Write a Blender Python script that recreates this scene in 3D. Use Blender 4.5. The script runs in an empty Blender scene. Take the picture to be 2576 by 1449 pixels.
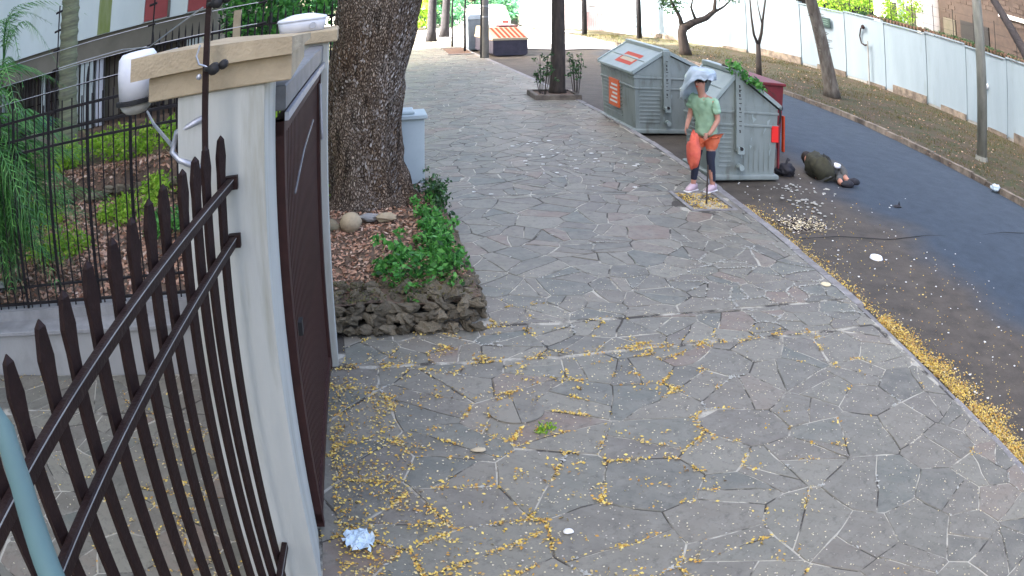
import bpy, math, random
import numpy as np
from mathutils import Vector, Matrix, noise

S = bpy.context.scene
COL = S.collection
rnd = random.Random(7)
rng = np.random.default_rng(7)

# ------------------------------------------------------------------ camera: wide surveillance lens on a wall, 3.25 m up
CAM_H, PITCH, YAW = 3.25, math.radians(20.43), math.radians(10.19)
cd = bpy.data.cameras.new('camera')
cam = bpy.data.objects.new('camera', cd)
COL.objects.link(cam)
cam.location = (0, 0, CAM_H)
cam.rotation_euler = (math.pi / 2 - PITCH, 0, -YAW)
cd.type = 'PANO'
cd.sensor_width = 36
cd.sensor_fit = 'HORIZONTAL'
cy = cd if hasattr(cd, 'fisheye_polynomial_k0') else cd.cycles
cy.panorama_type = 'FISHEYE_LENS_POLYNOMIAL'
cy.fisheye_fov = math.radians(170)
K = 2576 / 36 / 2430
cy.fisheye_polynomial_k0 = 0.0
cy.fisheye_polynomial_k1 = -K
cy.fisheye_polynomial_k2 = 0.0
cy.fisheye_polynomial_k3 = -0.828 * K ** 3
cy.fisheye_polynomial_k4 = 0.0
cd.clip_end = 1000
S.camera = cam

# ------------------------------------------------------------------ sky, sun, exposure
SUN_EL, SUN_AZ = math.radians(38), math.radians(-100)   # azimuth from +Y, clockwise; the sun stands behind the flats to the left
w = bpy.data.worlds.new('World')
S.world = w
w.use_nodes = True
nt = w.node_tree
nt.nodes.clear()
sky = nt.nodes.new('ShaderNodeTexSky')
sky.sky_type = 'NISHITA'
sky.sun_disc = False
sky.sun_elevation = SUN_EL
sky.sun_rotation = SUN_AZ
sky.dust_density = 8.0
sky.air_density = 0.45
sky.ozone_density = 0.2
bg = nt.nodes.new('ShaderNodeBackground')
bg.inputs['Strength'].default_value = 0.15
wo = nt.nodes.new('ShaderNodeOutputWorld')
nt.links.new(sky.outputs[0], bg.inputs[0])
nt.links.new(bg.outputs[0], wo.inputs[0])
sl = bpy.data.lights.new('sun', 'SUN')
sl.energy = 5.0
sl.angle = math.radians(0.5)
sl.color = (1, 0.96, 0.9)
so = bpy.data.objects.new('sun', sl)
COL.objects.link(so)
sd = Vector((math.sin(SUN_AZ) * math.cos(SUN_EL), math.cos(SUN_AZ) * math.cos(SUN_EL), math.sin(SUN_EL)))
so.rotation_euler = sd.to_track_quat('Z', 'Y').to_euler()
S.view_settings.view_transform = 'Standard'
S.view_settings.look = 'None'
S.view_settings.gamma = 1
S.view_settings.use_curve_mapping = False
S.view_settings.exposure = 3.4
S.cycles.use_denoising = True
S.cycles.max_bounces = 6
S.cycles.diffuse_bounces = 4


# ------------------------------------------------------------------ materials
def mat(name, c1, c2=None, scale=6.0, detail=5, rough=0.85, bump=0.0, bscale=40.0, island=0.0, metal=0.0,
        ramp=(0.35, 0.65), stretch=(1, 1, 1), c3=None, s3=1.0, r3=(0.55, 0.7), spec=0.3, trans=0.0, obj_rand=0.0, wave=None):
    m = bpy.data.materials.new(name)
    m.use_nodes = True
    t = m.node_tree
    N, L = t.nodes, t.links
    b = N['Principled BSDF']
    b.inputs['Roughness'].default_value = rough
    b.inputs['Metallic'].default_value = metal
    b.inputs['Specular IOR Level'].default_value = spec
    if trans:
        b.inputs['Transmission Weight'].default_value = trans
    tc = N.new('ShaderNodeTexCoord')
    mp = N.new('ShaderNodeMapping')
    mp.inputs['Scale'].default_value = stretch
    L.new(tc.outputs['Object'], mp.inputs[0])
    col = None
    rgb = N.new('ShaderNodeRGB')
    rgb.outputs[0].default_value = (*c1, 1)
    col = rgb.outputs[0]

    def mix(a, bcol, fac, blend='MIX'):
        x = N.new('ShaderNodeMix')
        x.data_type = 'RGBA'
        x.blend_type = blend
        L.new(a, x.inputs[6])
        if isinstance(bcol, tuple):
            x.inputs[7].default_value = (*bcol, 1)
        else:
            L.new(bcol, x.inputs[7])
        if isinstance(fac, float):
            x.inputs[0].default_value = fac
        else:
            L.new(fac, x.inputs[0])
        return x.outputs[2]

    def noi(sc, lo, hi, det=detail):
        n = N.new('ShaderNodeTexNoise')
        n.inputs['Scale'].default_value = sc
        n.inputs['Detail'].default_value = det
        n.inputs['Roughness'].default_value = 0.6
        L.new(mp.outputs[0], n.inputs[0])
        r = N.new('ShaderNodeMapRange')
        r.inputs[1].default_value = lo
        r.inputs[2].default_value = hi
        L.new(n.outputs[0], r.inputs[0])
        return r.outputs[0]
    if c2:
        col = mix(col, c2, noi(scale, *ramp))
    if c3:
        col = mix(col, c3, noi(s3, *r3))
    if island or obj_rand:
        g = N.new('ShaderNodeNewGeometry')
        oi = N.new('ShaderNodeObjectInfo')
        ad = N.new('ShaderNodeMath')
        ad.operation = 'ADD'
        L.new(g.outputs['Random Per Island'], ad.inputs[0])
        L.new(oi.outputs['Random'], ad.inputs[1])
        fr = N.new('ShaderNodeMath')
        fr.operation = 'FRACT'
        L.new(ad.outputs[0], fr.inputs[0])
        hs = N.new('ShaderNodeHueSaturation')
        r = N.new('ShaderNodeMapRange')
        k = max(island, obj_rand)
        r.inputs[3].default_value = 1 - k
        r.inputs[4].default_value = 1 + k
        L.new(fr.outputs[0], r.inputs[0])
        L.new(r.outputs[0], hs.inputs['Value'])
        L.new(col, hs.inputs['Color'])
        col = hs.outputs[0]
    L.new(col, b.inputs['Base Color'])
    if bump:
        n = N.new('ShaderNodeTexNoise')
        n.inputs['Scale'].default_value = bscale
        n.inputs['Detail'].default_value = 6
        L.new(mp.outputs[0], n.inputs[0])
        bp = N.new('ShaderNodeBump')
        bp.inputs['Strength'].default_value = bump
        bp.inputs['Distance'].default_value = 0.02
        L.new(n.outputs[0], bp.inputs['Height'])
        L.new(bp.outputs[0], b.inputs['Normal'])
    m['_col'] = 1
    return m


def ramp_mat(name, stops, rough=0.8, translucent=0.0, extra=None, extra2=None, spec=0.2, bump=0.0, bscale=30):
    """colour picked per piece from a ramp"""
    m = bpy.data.materials.new(name)
    m.use_nodes = True
    t = m.node_tree
    N, L = t.nodes, t.links
    b = N['Principled BSDF']
    b.inputs['Roughness'].default_value = rough
    b.inputs['Specular IOR Level'].default_value = spec
    g = N.new('ShaderNodeNewGeometry')
    oi = N.new('ShaderNodeObjectInfo')
    ad = N.new('ShaderNodeMath')
    L.new(g.outputs['Random Per Island'], ad.inputs[0])
    L.new(oi.outputs['Random'], ad.inputs[1])
    fr = N.new('ShaderNodeMath')
    fr.operation = 'FRACT'
    L.new(ad.outputs[0], fr.inputs[0])
    cr = N.new('ShaderNodeValToRGB')
    e = cr.color_ramp.elements
    while len(e) < len(stops):
        e.new(0.5)
    for k, (p, c) in enumerate(stops):
        e[k].position = p
        e[k].color = (*c, 1)
    L.new(fr.outputs[0], cr.inputs[0])
    col = cr.outputs[0]
    if extra:
        c2, sc, lo, hi = extra
        tc = N.new('ShaderNodeTexCoord')
        n = N.new('ShaderNodeTexNoise')
        n.inputs['Scale'].default_value = sc
        n.inputs['Detail'].default_value = 6
        n.inputs['Roughness'].default_value = 0.65
        L.new(tc.outputs['Object'], n.inputs[0])
        r = N.new('ShaderNodeMapRange')
        r.inputs[1].default_value = lo
        r.inputs[2].default_value = hi
        L.new(n.outputs[0], r.inputs[0])
        x = N.new('ShaderNodeMix')
        x.data_type = 'RGBA'
        L.new(r.outputs[0], x.inputs[0])
        L.new(col, x.inputs[6])
        x.inputs[7].default_value = (*c2, 1)
        col = x.outputs[2]
        if bump:
            n2 = N.new('ShaderNodeTexNoise')
            n2.inputs['Scale'].default_value = bscale
            n2.inputs['Detail'].default_value = 8
            L.new(tc.outputs['Object'], n2.inputs[0])
            bp = N.new('ShaderNodeBump')
            bp.inputs['Strength'].default_value = bump
            bp.inputs['Distance'].default_value = 0.01
            L.new(n2.outputs[0], bp.inputs['Height'])
            L.new(bp.outputs[0], b.inputs['Normal'])
    if extra2:
        c2, sc, lo, hi = extra2
        n = N.new('ShaderNodeTexNoise')
        n.inputs['Scale'].default_value = sc
        n.inputs['Detail'].default_value = 8
        n.inputs['Roughness'].default_value = 0.75
        L.new(tc.outputs['Object'], n.inputs[0])
        r = N.new('ShaderNodeMapRange')
        r.inputs[1].default_value = lo
        r.inputs[2].default_value = hi
        L.new(n.outputs[0], r.inputs[0])
        x = N.new('ShaderNodeMix')
        x.data_type = 'RGBA'
        L.new(r.outputs[0], x.inputs[0])
        L.new(col, x.inputs[6])
        x.inputs[7].default_value = (*c2, 1)
        col = x.outputs[2]
    L.new(col, b.inputs['Base Color'])
    if translucent:
        out = N['Material Output']
        tr = N.new('ShaderNodeBsdfTranslucent')
        L.new(col, tr.inputs[0])
        ms = N.new('ShaderNodeMixShader')
        ms.inputs[0].default_value = translucent
        L.new(b.outputs[0], ms.inputs[1])
        L.new(tr.outputs[0], ms.inputs[2])
        L.new(ms.outputs[0], out.inputs[0])
    return m


M = {}
M['paver'] = ramp_mat('slate_paving', [(0, (.108, .105, .085)), (.15, (.160, .152, .118)), (.3, (.140, .126, .101)), (.45, (.178, .168, .128)), (.6, (.114, .122, .101)), (.72, (.153, .136, .105)), (.85, (.200, .190, .146)), (.96, (.178, .138, .105))],
                      rough=.6, extra=(((.215, .205, .162)), 4.0, .42, .8), extra2=(((.075, .070, .054)), 13.0, .5, .76), bump=.25, bscale=25, spec=.4)
M['mortar'] = mat('mortar', (.062, .056, .046), (.40, .38, .31), scale=2.6, ramp=(.44, .56), bump=.6, bscale=60)
M['kerb'] = mat('kerb_granite', (.27, .26, .25), (.17, .165, .155), scale=7, bump=.5, bscale=50, obj_rand=.15)
M['kerb_old'] = mat('old_kerb_stone', (.20, .17, .135), (.07, .06, .05), scale=3, bump=.8, bscale=30, obj_rand=.3)
M['render'] = mat('pale_render', (.34, .34, .315), (.29, .29, .27), scale=1.5, bump=.2, bscale=70, c3=(.2, .2, .17), s3=2.0, r3=(.55, .85), stretch=(1, 1, .6), rough=.75)
M['render_pillar'] = mat('pillar_render', (.45, .46, .41), (.40, .41, .365), scale=2, bump=.15, bscale=90, stretch=(3, 3, .3), rough=.6, c3=(.26, .26, .20), s3=2.2, r3=(.52, .75))
M['cap'] = mat('sandy_cap_stone', (.42, .345, .225), (.33, .27, .175), scale=5, bump=.4, bscale=60, c3=(.24, .2, .15), s3=9, r3=(.66, .8))
M['iron'] = mat('dark_brown_iron', (.013, .006, .005), (.021, .010, .008), scale=12, rough=.6, bump=.2, bscale=60, spec=.2)
M['black_iron'] = mat('black_iron', (.010, .009, .010), (.02, .017, .017), scale=9, rough=.6, spec=.2)
M['gate'] = mat('brown_gate_paint', (.050, .021, .017), (.034, .015, .013), scale=8, rough=.6, bump=.1, spec=.2)
M['gate_beam'] = mat('grey_gate_beam', (.16, .165, .17), (.11, .115, .115), scale=8, rough=.5)
M['galv'] = mat('galvanised_steel', (.45, .47, .5), (.35, .37, .4), scale=14, rough=.4, metal=.6)
M['white'] = mat('white_plastic', (.78, .8, .82), (.68, .7, .74), scale=7, rough=.35)
M['glass'] = mat('lamp_glass', (.5, .5, .46), (.36, .36, .33), scale=9, rough=.15)
M['teal_pipe'] = mat('teal_pipe', (.085, .155, .15), (.07, .12, .12), scale=5, rough=.6)
M['concrete'] = mat('concrete', (.30, .30, .285), (.22, .22, .21), scale=4, bump=.4, bscale=60, stretch=(1, 1, .5))
M['pole_concrete'] = mat('weathered_pole_concrete', (.24, .25, .22), (.15, .16, .14), scale=5, bump=.4, bscale=60, stretch=(1, 1, .3))
M['soil'] = mat('soil', (.085, .06, .042), (.15, .10, .065), scale=7, bump=1, bscale=25)
M['verge'] = mat('dry_verge', (.052, .039, .023), (.031, .038, .013), scale=1.3, ramp=(.42, .62), bump=1, bscale=18, c3=(.12, .095, .065), s3=5, r3=(.55, .8))
M['stone'] = mat('dark_field_stone', (.23, .185, .12), (.13, .12, .08), scale=6, bump=1, bscale=22, obj_rand=.4, c3=(.2, .12, .07), s3=9, r3=(.6, .75))
M['leaf_y'] = ramp_mat('yellow_leaf_litter', [(0, (.60, .42, .07)), (.3, (.72, .56, .16)), (.5, (.44, .27, .05)), (.64, (.60, .51, .27)), (.78, (.24, .14, .055)), (.9, (.52, .29, .06))], rough=.7)
M['leaf_b'] = ramp_mat('brown_leaf_litter', [(0, (.36, .19, .12)), (.3, (.50, .31, .20)), (.55, (.27, .13, .08)), (.75, (.62, .46, .34)), (.92, (.14, .09, .06))], rough=.8)
M['petal'] = ramp_mat('pale_petals', [(0, (.6, .55, .4)), (.5, (.7, .6, .35)), (.8, (.5, .45, .38))], rough=.8)
M['green'] = ramp_mat('shrub_leaves', [(0, (.045, .19, .035)), (.4, (.09, .32, .055)), (.7, (.15, .42, .075)), (.9, (.022, .085, .02))], rough=.5, translucent=.3, spec=.4)
M['lime'] = ramp_mat('lime_leaves', [(0, (.20, .40, .03)), (.4, (.33, .54, .05)), (.7, (.13, .30, .03)), (.9, (.45, .60, .09))], rough=.5, translucent=.35)
M['dark_green'] = ramp_mat('dark_leaves', [(0, (.02, .06, .02)), (.4, (.035, .10, .025)), (.7, (.05, .14, .035)), (.9, (.015, .04, .015))], rough=.5, translucent=.2, spec=.4)
M['palm'] = ramp_mat('palm_leaflets', [(0, (.04, .15, .035)), (.4, (.07, .23, .05)), (.7, (.15, .36, .07)), (.92, (.018, .06, .02))], rough=.45, translucent=.25, spec=.45)
M['teal_green'] = ramp_mat('bluish_leaves', [(0, (.07, .2, .12)), (.4, (.10, .30, .16)), (.7, (.2, .4, .2)), (.9, (.04, .12, .08))], rough=.5, translucent=.4)
M['dry'] = ramp_mat('dry_grass', [(0, (.07, .075, .022)), (.4, (.11, .09, .04)), (.7, (.055, .07, .018)), (.9, (.14, .115, .06))], rough=.9)
M['bin'] = mat('grey_green_bin', (.235, .275, .258), (.19, .228, .213), scale=3, rough=.5, bump=.15, bscale=12, c3=(.12, .125, .105), s3=6, r3=(.55, .8), stretch=(1, 1, .4))
M['bin_lid'] = mat('pale_bin_lid', (.30, .36, .345), (.25, .31, .298), scale=3, rough=.45, c3=(.27, .31, .3), s3=6, r3=(.62, .85))
M['dark'] = mat('dark_rubber', (.02, .02, .02), rough=.6)
M['orange'] = mat('orange_print', (.75, .16, .045), (.6, .10, .03), scale=20, rough=.5)
M['red'] = mat('red_reflector', (.75, .03, .025), rough=.4)
M['maroon'] = mat('maroon_steel', (.17, .022, .028), (.12, .02, .022), scale=5, rough=.5)
M['fleck'] = mat('pale_mortar', (.42, .42, .37), (.30, .30, .26), scale=8, rough=.9)
M['white_print'] = mat('white_print', (.7, .7, .66), rough=.6)
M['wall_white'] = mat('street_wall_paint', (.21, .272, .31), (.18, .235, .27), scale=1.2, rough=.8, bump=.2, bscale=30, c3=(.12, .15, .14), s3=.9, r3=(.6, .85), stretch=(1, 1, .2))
M['post_paint'] = mat('post_paint', (.44, .52, .53), (.38, .46, .47), scale=2, rough=.7, bump=.1)
M['far_white'] = mat('sunlit_white_render', (.82, .80, .78), (.76, .74, .72), scale=1.2, rough=.8)
M['pink_gate'] = mat('pinkish_gate', (.5, .36, .36), (.42, .3, .3), scale=3, rough=.6)
M['terracotta'] = mat('terracotta', (.15, .085, .055), (.09, .06, .04), scale=5, bump=.4, obj_rand=.2)
M['facade'] = mat('flats_white', (.70, .77, .71), (.60, .67, .62), scale=.8, bump=.1, c3=(.36, .42, .24), s3=.6, r3=(.6, .8), stretch=(1, 1, .3))
M['red_panel'] = mat('red_panel', (.34, .075, .07), (.29, .065, .06), scale=2, rough=.7)
M['yellow_panel'] = mat('ochre_panel', (.55, .42, .14), rough=.7)
M['beige'] = mat('beige_wall', (.22, .20, .15), (.17, .155, .115), scale=1.5, bump=.1)
M['window'] = mat('window_glass', (.075, .068, .055), (.12, .11, .09), scale=1.5, rough=.3, spec=.5)
M['brick_wall'] = mat('rough_brick', (.080, .060, .049), (.058, .046, .039), scale=3, bump=.4, bscale=20, obj_rand=.12)
M['blue'] = mat('blue_awning', (.018, .04, .10), (.012, .025, .07), scale=3, rough=.6)
M['plaque'] = mat('dark_green_plaque', (.012, .035, .032), rough=.4)
M['plaque_text'] = mat('plaque_lettering', (.08, .14, .12), rough=.5)
M['skin'] = mat('skin', (.46, .24, .17), (.42, .21, .15), scale=9, rough=.55)
M['hair'] = mat('dark_hair', (.022, .016, .013), rough=.6)
M['shirt'] = mat('pale_green_shirt', (.32, .50, .33), (.26, .42, .28), scale=6, rough=.9, bump=.3, bscale=15)
M['shorts'] = mat('orange_shorts', (.72, .19, .09), (.6, .14, .07), scale=6, rough=.9)
M['legging'] = mat('navy_leggings', (.025, .03, .05), rough=.85)
M['sheet'] = mat('pale_blue_plastic_sheet', (.34, .43, .49), (.44, .52, .58), scale=8, rough=.4)
M['trainer'] = mat('pinkish_trainer', (.55, .42, .46), rough=.7)
M['sole'] = mat('white_sole', (.75, .75, .74), rough=.7)
M['orange_bag'] = mat('orange_bag', (.75, .17, .10), (.62, .11, .08), scale=9, rough=.7, bump=.6, bscale=18)
M['olive'] = mat('olive_clothes', (.058, .058, .036), (.035, .036, .026), scale=7, rough=.95, bump=.8, bscale=14)
M['greyjean'] = mat('grey_trousers', (.10, .105, .10), (.06, .065, .065), scale=7, rough=.95, bump=.6, bscale=14)
M['blacks'] = mat('black_cloth', (.014, .014, .018), (.03, .03, .035), scale=9, rough=.6, bump=.7, bscale=20)
M['bag_blue'] = mat('pale_blue_bag', (.55, .66, .72), (.42, .54, .62), scale=14, rough=.35, bump=.6, bscale=25)
M['purple_steel'] = mat('dark_container_paint', (.06, .055, .075), (.04, .04, .055), scale=4, rough=.5)
M['stripe_w'] = mat('cream_stripe', (.42, .36, .24), rough=.6)
M['stripe_o'] = mat('orange_stripe', (.42, .045, .01), rough=.6)
M['bluegrey'] = mat('blue_grey_plastic', (.22, .27, .31), (.17, .21, .25), scale=4, rough=.5)
M['thin_bark'] = mat('thin_bark', (.075, .06, .05), (.04, .035, .03), scale=9, bump=1, bscale=30, stretch=(1, 1, .3))
M['grey_bark'] = mat('grey_bark', (.15, .14, .12), (.07, .06, .05), scale=7, bump=1, bscale=25, stretch=(1, 1, .3), c3=(.22, .22, .19), s3=4, r3=(.58, .7))


def bark_material():
    m = bpy.data.materials.new('plated_bark')
    m.use_nodes = True
    N, L = m.node_tree.nodes, m.node_tree.links
    b = N['Principled BSDF']
    b.inputs['Roughness'].default_value = .95
    b.inputs['Specular IOR Level'].default_value = .15
    tc = N.new('ShaderNodeTexCoord')
    mp = N.new('ShaderNodeMapping')
    mp.inputs['Scale'].default_value = (1, 1, .42)
    L.new(tc.outputs['Object'], mp.inputs[0])
    nz = N.new('ShaderNodeTexNoise')
    nz.inputs['Scale'].default_value = 14
    nz.inputs['Detail'].default_value = 5
    L.new(mp.outputs[0], nz.inputs[0])
    mx = N.new('ShaderNodeMix')
    mx.data_type = 'RGBA'
    mx.inputs[0].default_value = .06
    L.new(mp.outputs[0], mx.inputs[6])
    L.new(nz.outputs[1], mx.inputs[7])
    v = N.new('ShaderNodeTexVoronoi')
    v.feature = 'DISTANCE_TO_EDGE'
    v.inputs['Scale'].default_value = 48
    L.new(mx.outputs[2], v.inputs['Vector'])
    r = N.new('ShaderNodeMapRange')
    r.inputs[1].default_value = .02
    r.inputs[2].default_value = .30
    L.new(v.outputs[0], r.inputs[0])
    cr = N.new('ShaderNodeValToRGB')
    e = cr.color_ramp.elements
    e[0].color = (.07, .054, .042, 1)
    e[1].color = (.45, .375, .29, 1)
    e[1].position = .9
    k = e.new(.4)
    k.color = (.24, .18, .13, 1)
    L.new(r.outputs[0], cr.inputs[0])
    n2 = N.new('ShaderNodeTexNoise')
    n2.inputs['Scale'].default_value = 2.2
    n2.inputs['Detail'].default_value = 6
    L.new(mp.outputs[0], n2.inputs[0])
    r2 = N.new('ShaderNodeMapRange')
    r2.inputs[1].default_value = .4
    r2.inputs[2].default_value = .7
    L.new(n2.outputs[0], r2.inputs[0])
    m2 = N.new('ShaderNodeMix')
    m2.data_type = 'RGBA'
    m2.blend_type = 'MULTIPLY'
    m2.inputs[7].default_value = (.62, .52, .42, 1)
    L.new(r2.outputs[0], m2.inputs[0])
    L.new(cr.outputs[0], m2.inputs[6])
    L.new(m2.outputs[2], b.inputs['Base Color'])
    mp2 = N.new('ShaderNodeMapping')
    mp2.inputs['Scale'].default_value = (1, 1, .16)
    L.new(tc.outputs['Object'], mp2.inputs[0])
    n3 = N.new('ShaderNodeTexNoise')
    n3.inputs['Scale'].default_value = 13
    n3.inputs['Detail'].default_value = 5
    L.new(mp2.outputs[0], n3.inputs[0])
    r3 = N.new('ShaderNodeMapRange')
    r3.inputs[1].default_value = .36
    r3.inputs[2].default_value = .5
    r3.inputs[3].default_value = .42
    L.new(n3.outputs[0], r3.inputs[0])
    m3 = N.new('ShaderNodeMix')
    m3.data_type = 'RGBA'
    m3.blend_type = 'MULTIPLY'
    m3.inputs[0].default_value = 1
    L.new(m2.outputs[2], m3.inputs[6])
    L.new(r3.outputs[0], m3.inputs[7])
    L.new(m3.outputs[2], b.inputs['Base Color'])
    bp = N.new('ShaderNodeBump')
    bp.inputs['Strength'].default_value = 1
    bp.inputs['Distance'].default_value = .03
    L.new(r.outputs[0], bp.inputs['Height'])
    L.new(bp.outputs[0], b.inputs['Normal'])
    return m


def asphalt_material():
    m = bpy.data.materials.new('asphalt')
    m.use_nodes = True
    N, L = m.node_tree.nodes, m.node_tree.links
    b = N['Principled BSDF']
    b.inputs['Roughness'].default_value = .82
    b.inputs['Specular IOR Level'].default_value = .35
    tc = N.new('ShaderNodeTexCoord')
    sx = N.new('ShaderNodeSeparateXYZ')
    L.new(tc.outputs['Object'], sx.inputs[0])
    n = N.new('ShaderNodeTexNoise')
    n.inputs['Scale'].default_value = .55
    n.inputs['Detail'].default_value = 5
    L.new(tc.outputs['Object'], n.inputs[0])
    ma = N.new('ShaderNodeMath')
    ma.operation = 'MULTIPLY_ADD'
    L.new(n.outputs[0], ma.inputs[0])
    ma.inputs[1].default_value = -2.4
    L.new(sx.outputs[0], ma.inputs[2])
    my = N.new('ShaderNodeMath')
    my.operation = 'MULTIPLY_ADD'
    L.new(sx.outputs[1], my.inputs[0])
    my.inputs[1].default_value = -.07
    L.new(ma.outputs[0], my.inputs[2])
    r = N.new('ShaderNodeMapRange')
    r.inputs[1].default_value = 5.2
    r.inputs[2].default_value = 6.3
    L.new(my.outputs[0], r.inputs[0])
    n2 = N.new('ShaderNodeTexNoise')
    n2.inputs['Scale'].default_value = 3
    n2.inputs['Detail'].default_value = 9
    n2.inputs['Roughness'].default_value = .7
    L.new(tc.outputs['Object'], n2.inputs[0])
    o = N.new('ShaderNodeValToRGB')
    o.color_ramp.elements[0].position = .3
    o.color_ramp.elements[0].color = (.044, .037, .028, 1)
    o.color_ramp.elements[1].position = .7
    o.color_ramp.elements[1].color = (.094, .080, .061, 1)
    L.new(n2.outputs[0], o.inputs[0])
    q = N.new('ShaderNodeValToRGB')
    q.color_ramp.elements[0].position = .3
    q.color_ramp.elements[0].color = (.022, .034, .048, 1)
    q.color_ramp.elements[1].position = .7
    q.color_ramp.elements[1].color = (.040, .058, .078, 1)
    L.new(n2.outputs[0], q.inputs[0])
    x = N.new('ShaderNodeMix')
    x.data_type = 'RGBA'
    L.new(r.outputs[0], x.inputs[0])
    L.new(o.outputs[0], x.inputs[6])
    L.new(q.outputs[0], x.inputs[7])
    L.new(x.outputs[2], b.inputs['Base Color'])
    n3 = N.new('ShaderNodeTexNoise')
    n3.inputs['Scale'].default_value = 90
    n3.inputs['Detail'].default_value = 3
    L.new(tc.outputs['Object'], n3.inputs[0])
    bp = N.new('ShaderNodeBump')
    bp.inputs['Strength'].default_value = .5
    bp.inputs['Distance'].default_value = .01
    L.new(n3.outputs[0], bp.inputs['Height'])
    L.new(bp.outputs[0], b.inputs['Normal'])
    return m


M['dark_bark'] = mat('dark_bark', (.020, .019, .022), (.032, .03, .032), scale=9, rough=.95, bump=.6, bscale=20)
M['bark'] = bark_material()
M['asphalt'] = asphalt_material()


# ------------------------------------------------------------------ mesh helpers
class MB:
    def __init__(s):
        s.v, s.f, s.m = [], [], []

    def add(s, vs, fs, mi=0):
        o = len(s.v)
        s.v += [tuple(p) for p in vs]
        s.f += [tuple(i + o for i in f) for f in fs]
        s.m += [mi] * len(fs)
        return s

    def box(s, x0, x1, y0, y1, z0, z1, mi=0, rot=0, piv=None, bev=0.0):
        if bev:
            c = bev
            pts = []
            for z, k in ((z0, c), (z0 + c, 0), (z1 - c, 0), (z1, c)):
                pts += [(x0 + k, y0 + k, z), (x1 - k, y0 + k, z), (x1 - k, y1 - k, z), (x0 + k, y1 - k, z)]
            fs = [(3, 2, 1, 0), (12, 13, 14, 15)]
            for r in range(3):
                for i in range(4):
                    j = (i + 1) % 4
                    fs.append((r * 4 + i, r * 4 + j, r * 4 + 4 + j, r * 4 + 4 + i))
        else:
            pts = [(x0, y0, z0), (x1, y0, z0), (x1, y1, z0), (x0, y1, z0), (x0, y0, z1), (x1, y0, z1), (x1, y1, z1), (x0, y1, z1)]
            fs = [(3, 2, 1, 0), (4, 5, 6, 7), (0, 1, 5, 4), (1, 2, 6, 5), (2, 3, 7, 6), (3, 0, 4, 7)]
        if rot:
            px, py = piv or ((x0 + x1) / 2, (y0 + y1) / 2)
            c, q = math.cos(rot), math.sin(rot)
            pts = [(px + (x - px) * c - (y - py) * q, py + (x - px) * q + (y - py) * c, z) for x, y, z in pts]
        return s.add(pts, fs, mi)

    def tube(s, pts, r, n=8, mi=0, cap=True):
        pts = [Vector(p) for p in pts]
        rs = r if isinstance(r, (list, tuple)) else [r] * len(pts)
        vs, fs = [], []
        t0 = (pts[1] - pts[0]).normalized()
        ref = Vector((0, 0, 1)) if abs(t0.z) < .9 else Vector((1, 0, 0))
        u = t0.cross(ref).normalized()
        for i, p in enumerate(pts):
            t = ((pts[min(i + 1, len(pts) - 1)] - pts[max(i - 1, 0)])).normalized()
            u = (u - t * u.dot(t)).normalized()
            w_ = t.cross(u)
            for k in range(n):
                a = 2 * math.pi * k / n
                vs.append(p + (u * math.cos(a) + w_ * math.sin(a)) * rs[i])
        for i in range(len(pts) - 1):
            for k in range(n):
                j = (k + 1) % n
                fs.append((i * n + k, i * n + j, i * n + n + j, i * n + n + k))
        if cap:
            fs.append(tuple(reversed(range(n))))
            fs.append(tuple(range((len(pts) - 1) * n, len(pts) * n)))
        return s.add(vs, fs, mi)

    def prism(s, poly, z0, z1, mi=0):
        n = len(poly)
        vs = [(x, y, z0) for x, y in poly] + [(x, y, z1) for x, y in poly]
        fs = [tuple(reversed(range(n))), tuple(range(n, 2 * n))] + [(i, (i + 1) % n, n + (i + 1) % n, n + i) for i in range(n)]
        return s.add(vs, fs, mi)

    def loft(s, rings, mi=0, cap=True):
        n = len(rings[0])
        vs = [p for r in rings for p in r]
        fs = []
        for i in range(len(rings) - 1):
            for k in range(n):
                j = (k + 1) % n
                fs.append((i * n + k, i * n + j, i * n + n + j, i * n + n + k))
        if cap:
            fs += [tuple(reversed(range(n))), tuple(range((len(rings) - 1) * n, len(rings) * n))]
        return s.add(vs, fs, mi)

    def blob(s, c, r, seed=0, amp=.25, nu=10, nv=7, mi=0, freq=1.6):
        vs, fs = [], []
        c = Vector(c)
        rr = Vector(r) if not isinstance(r, (int, float)) else Vector((r, r, r))
        for i in range(nv + 1):
            th = math.pi * i / nv
            for k in range(nu):
                a = 2 * math.pi * k / nu
                d = Vector((math.sin(th) * math.cos(a), math.sin(th) * math.sin(a), math.cos(th)))
                q = 1 + amp * noise.noise(d * freq + Vector((seed * 7.3, seed * 3.1, 0)))
                vs.append(c + Vector((d.x * rr.x, d.y * rr.y, d.z * rr.z)) * q)
        for i in range(nv):
            for k in range(nu):
                j = (k + 1) % nu
                fs.append((i * nu + k, (i + 1) * nu + k, (i + 1) * nu + j, i * nu + j))
        return s.add(vs, fs, mi)

    def mesh(s, name, mats, smooth=False):
        me = bpy.data.meshes.new(name)
        me.from_pydata(s.v, [], s.f)
        for m_ in (mats if isinstance(mats, (list, tuple)) else [mats]):
            me.materials.append(m_ if not isinstance(m_, str) else M[m_])
        me.polygons.foreach_set('material_index', s.m)
        if smooth:
            me.polygons.foreach_set('use_smooth', [True] * len(s.f))
        me.update()
        return me

    def build(s, name, mats, parent=None, smooth=False, loc=None):
        o = bpy.data.objects.new(name, s.mesh(name, mats, smooth))
        COL.objects.link(o)
        if parent:
            o.parent = parent
        if loc is not None:
            o.location = loc
        return o


def tag(o, label=None, cat=None, group=None, kind=None):
    if label:
        o['label'] = label
    if cat:
        o['category'] = cat
    if group:
        o['group'] = group
    if kind:
        o['kind'] = kind
    return o


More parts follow.
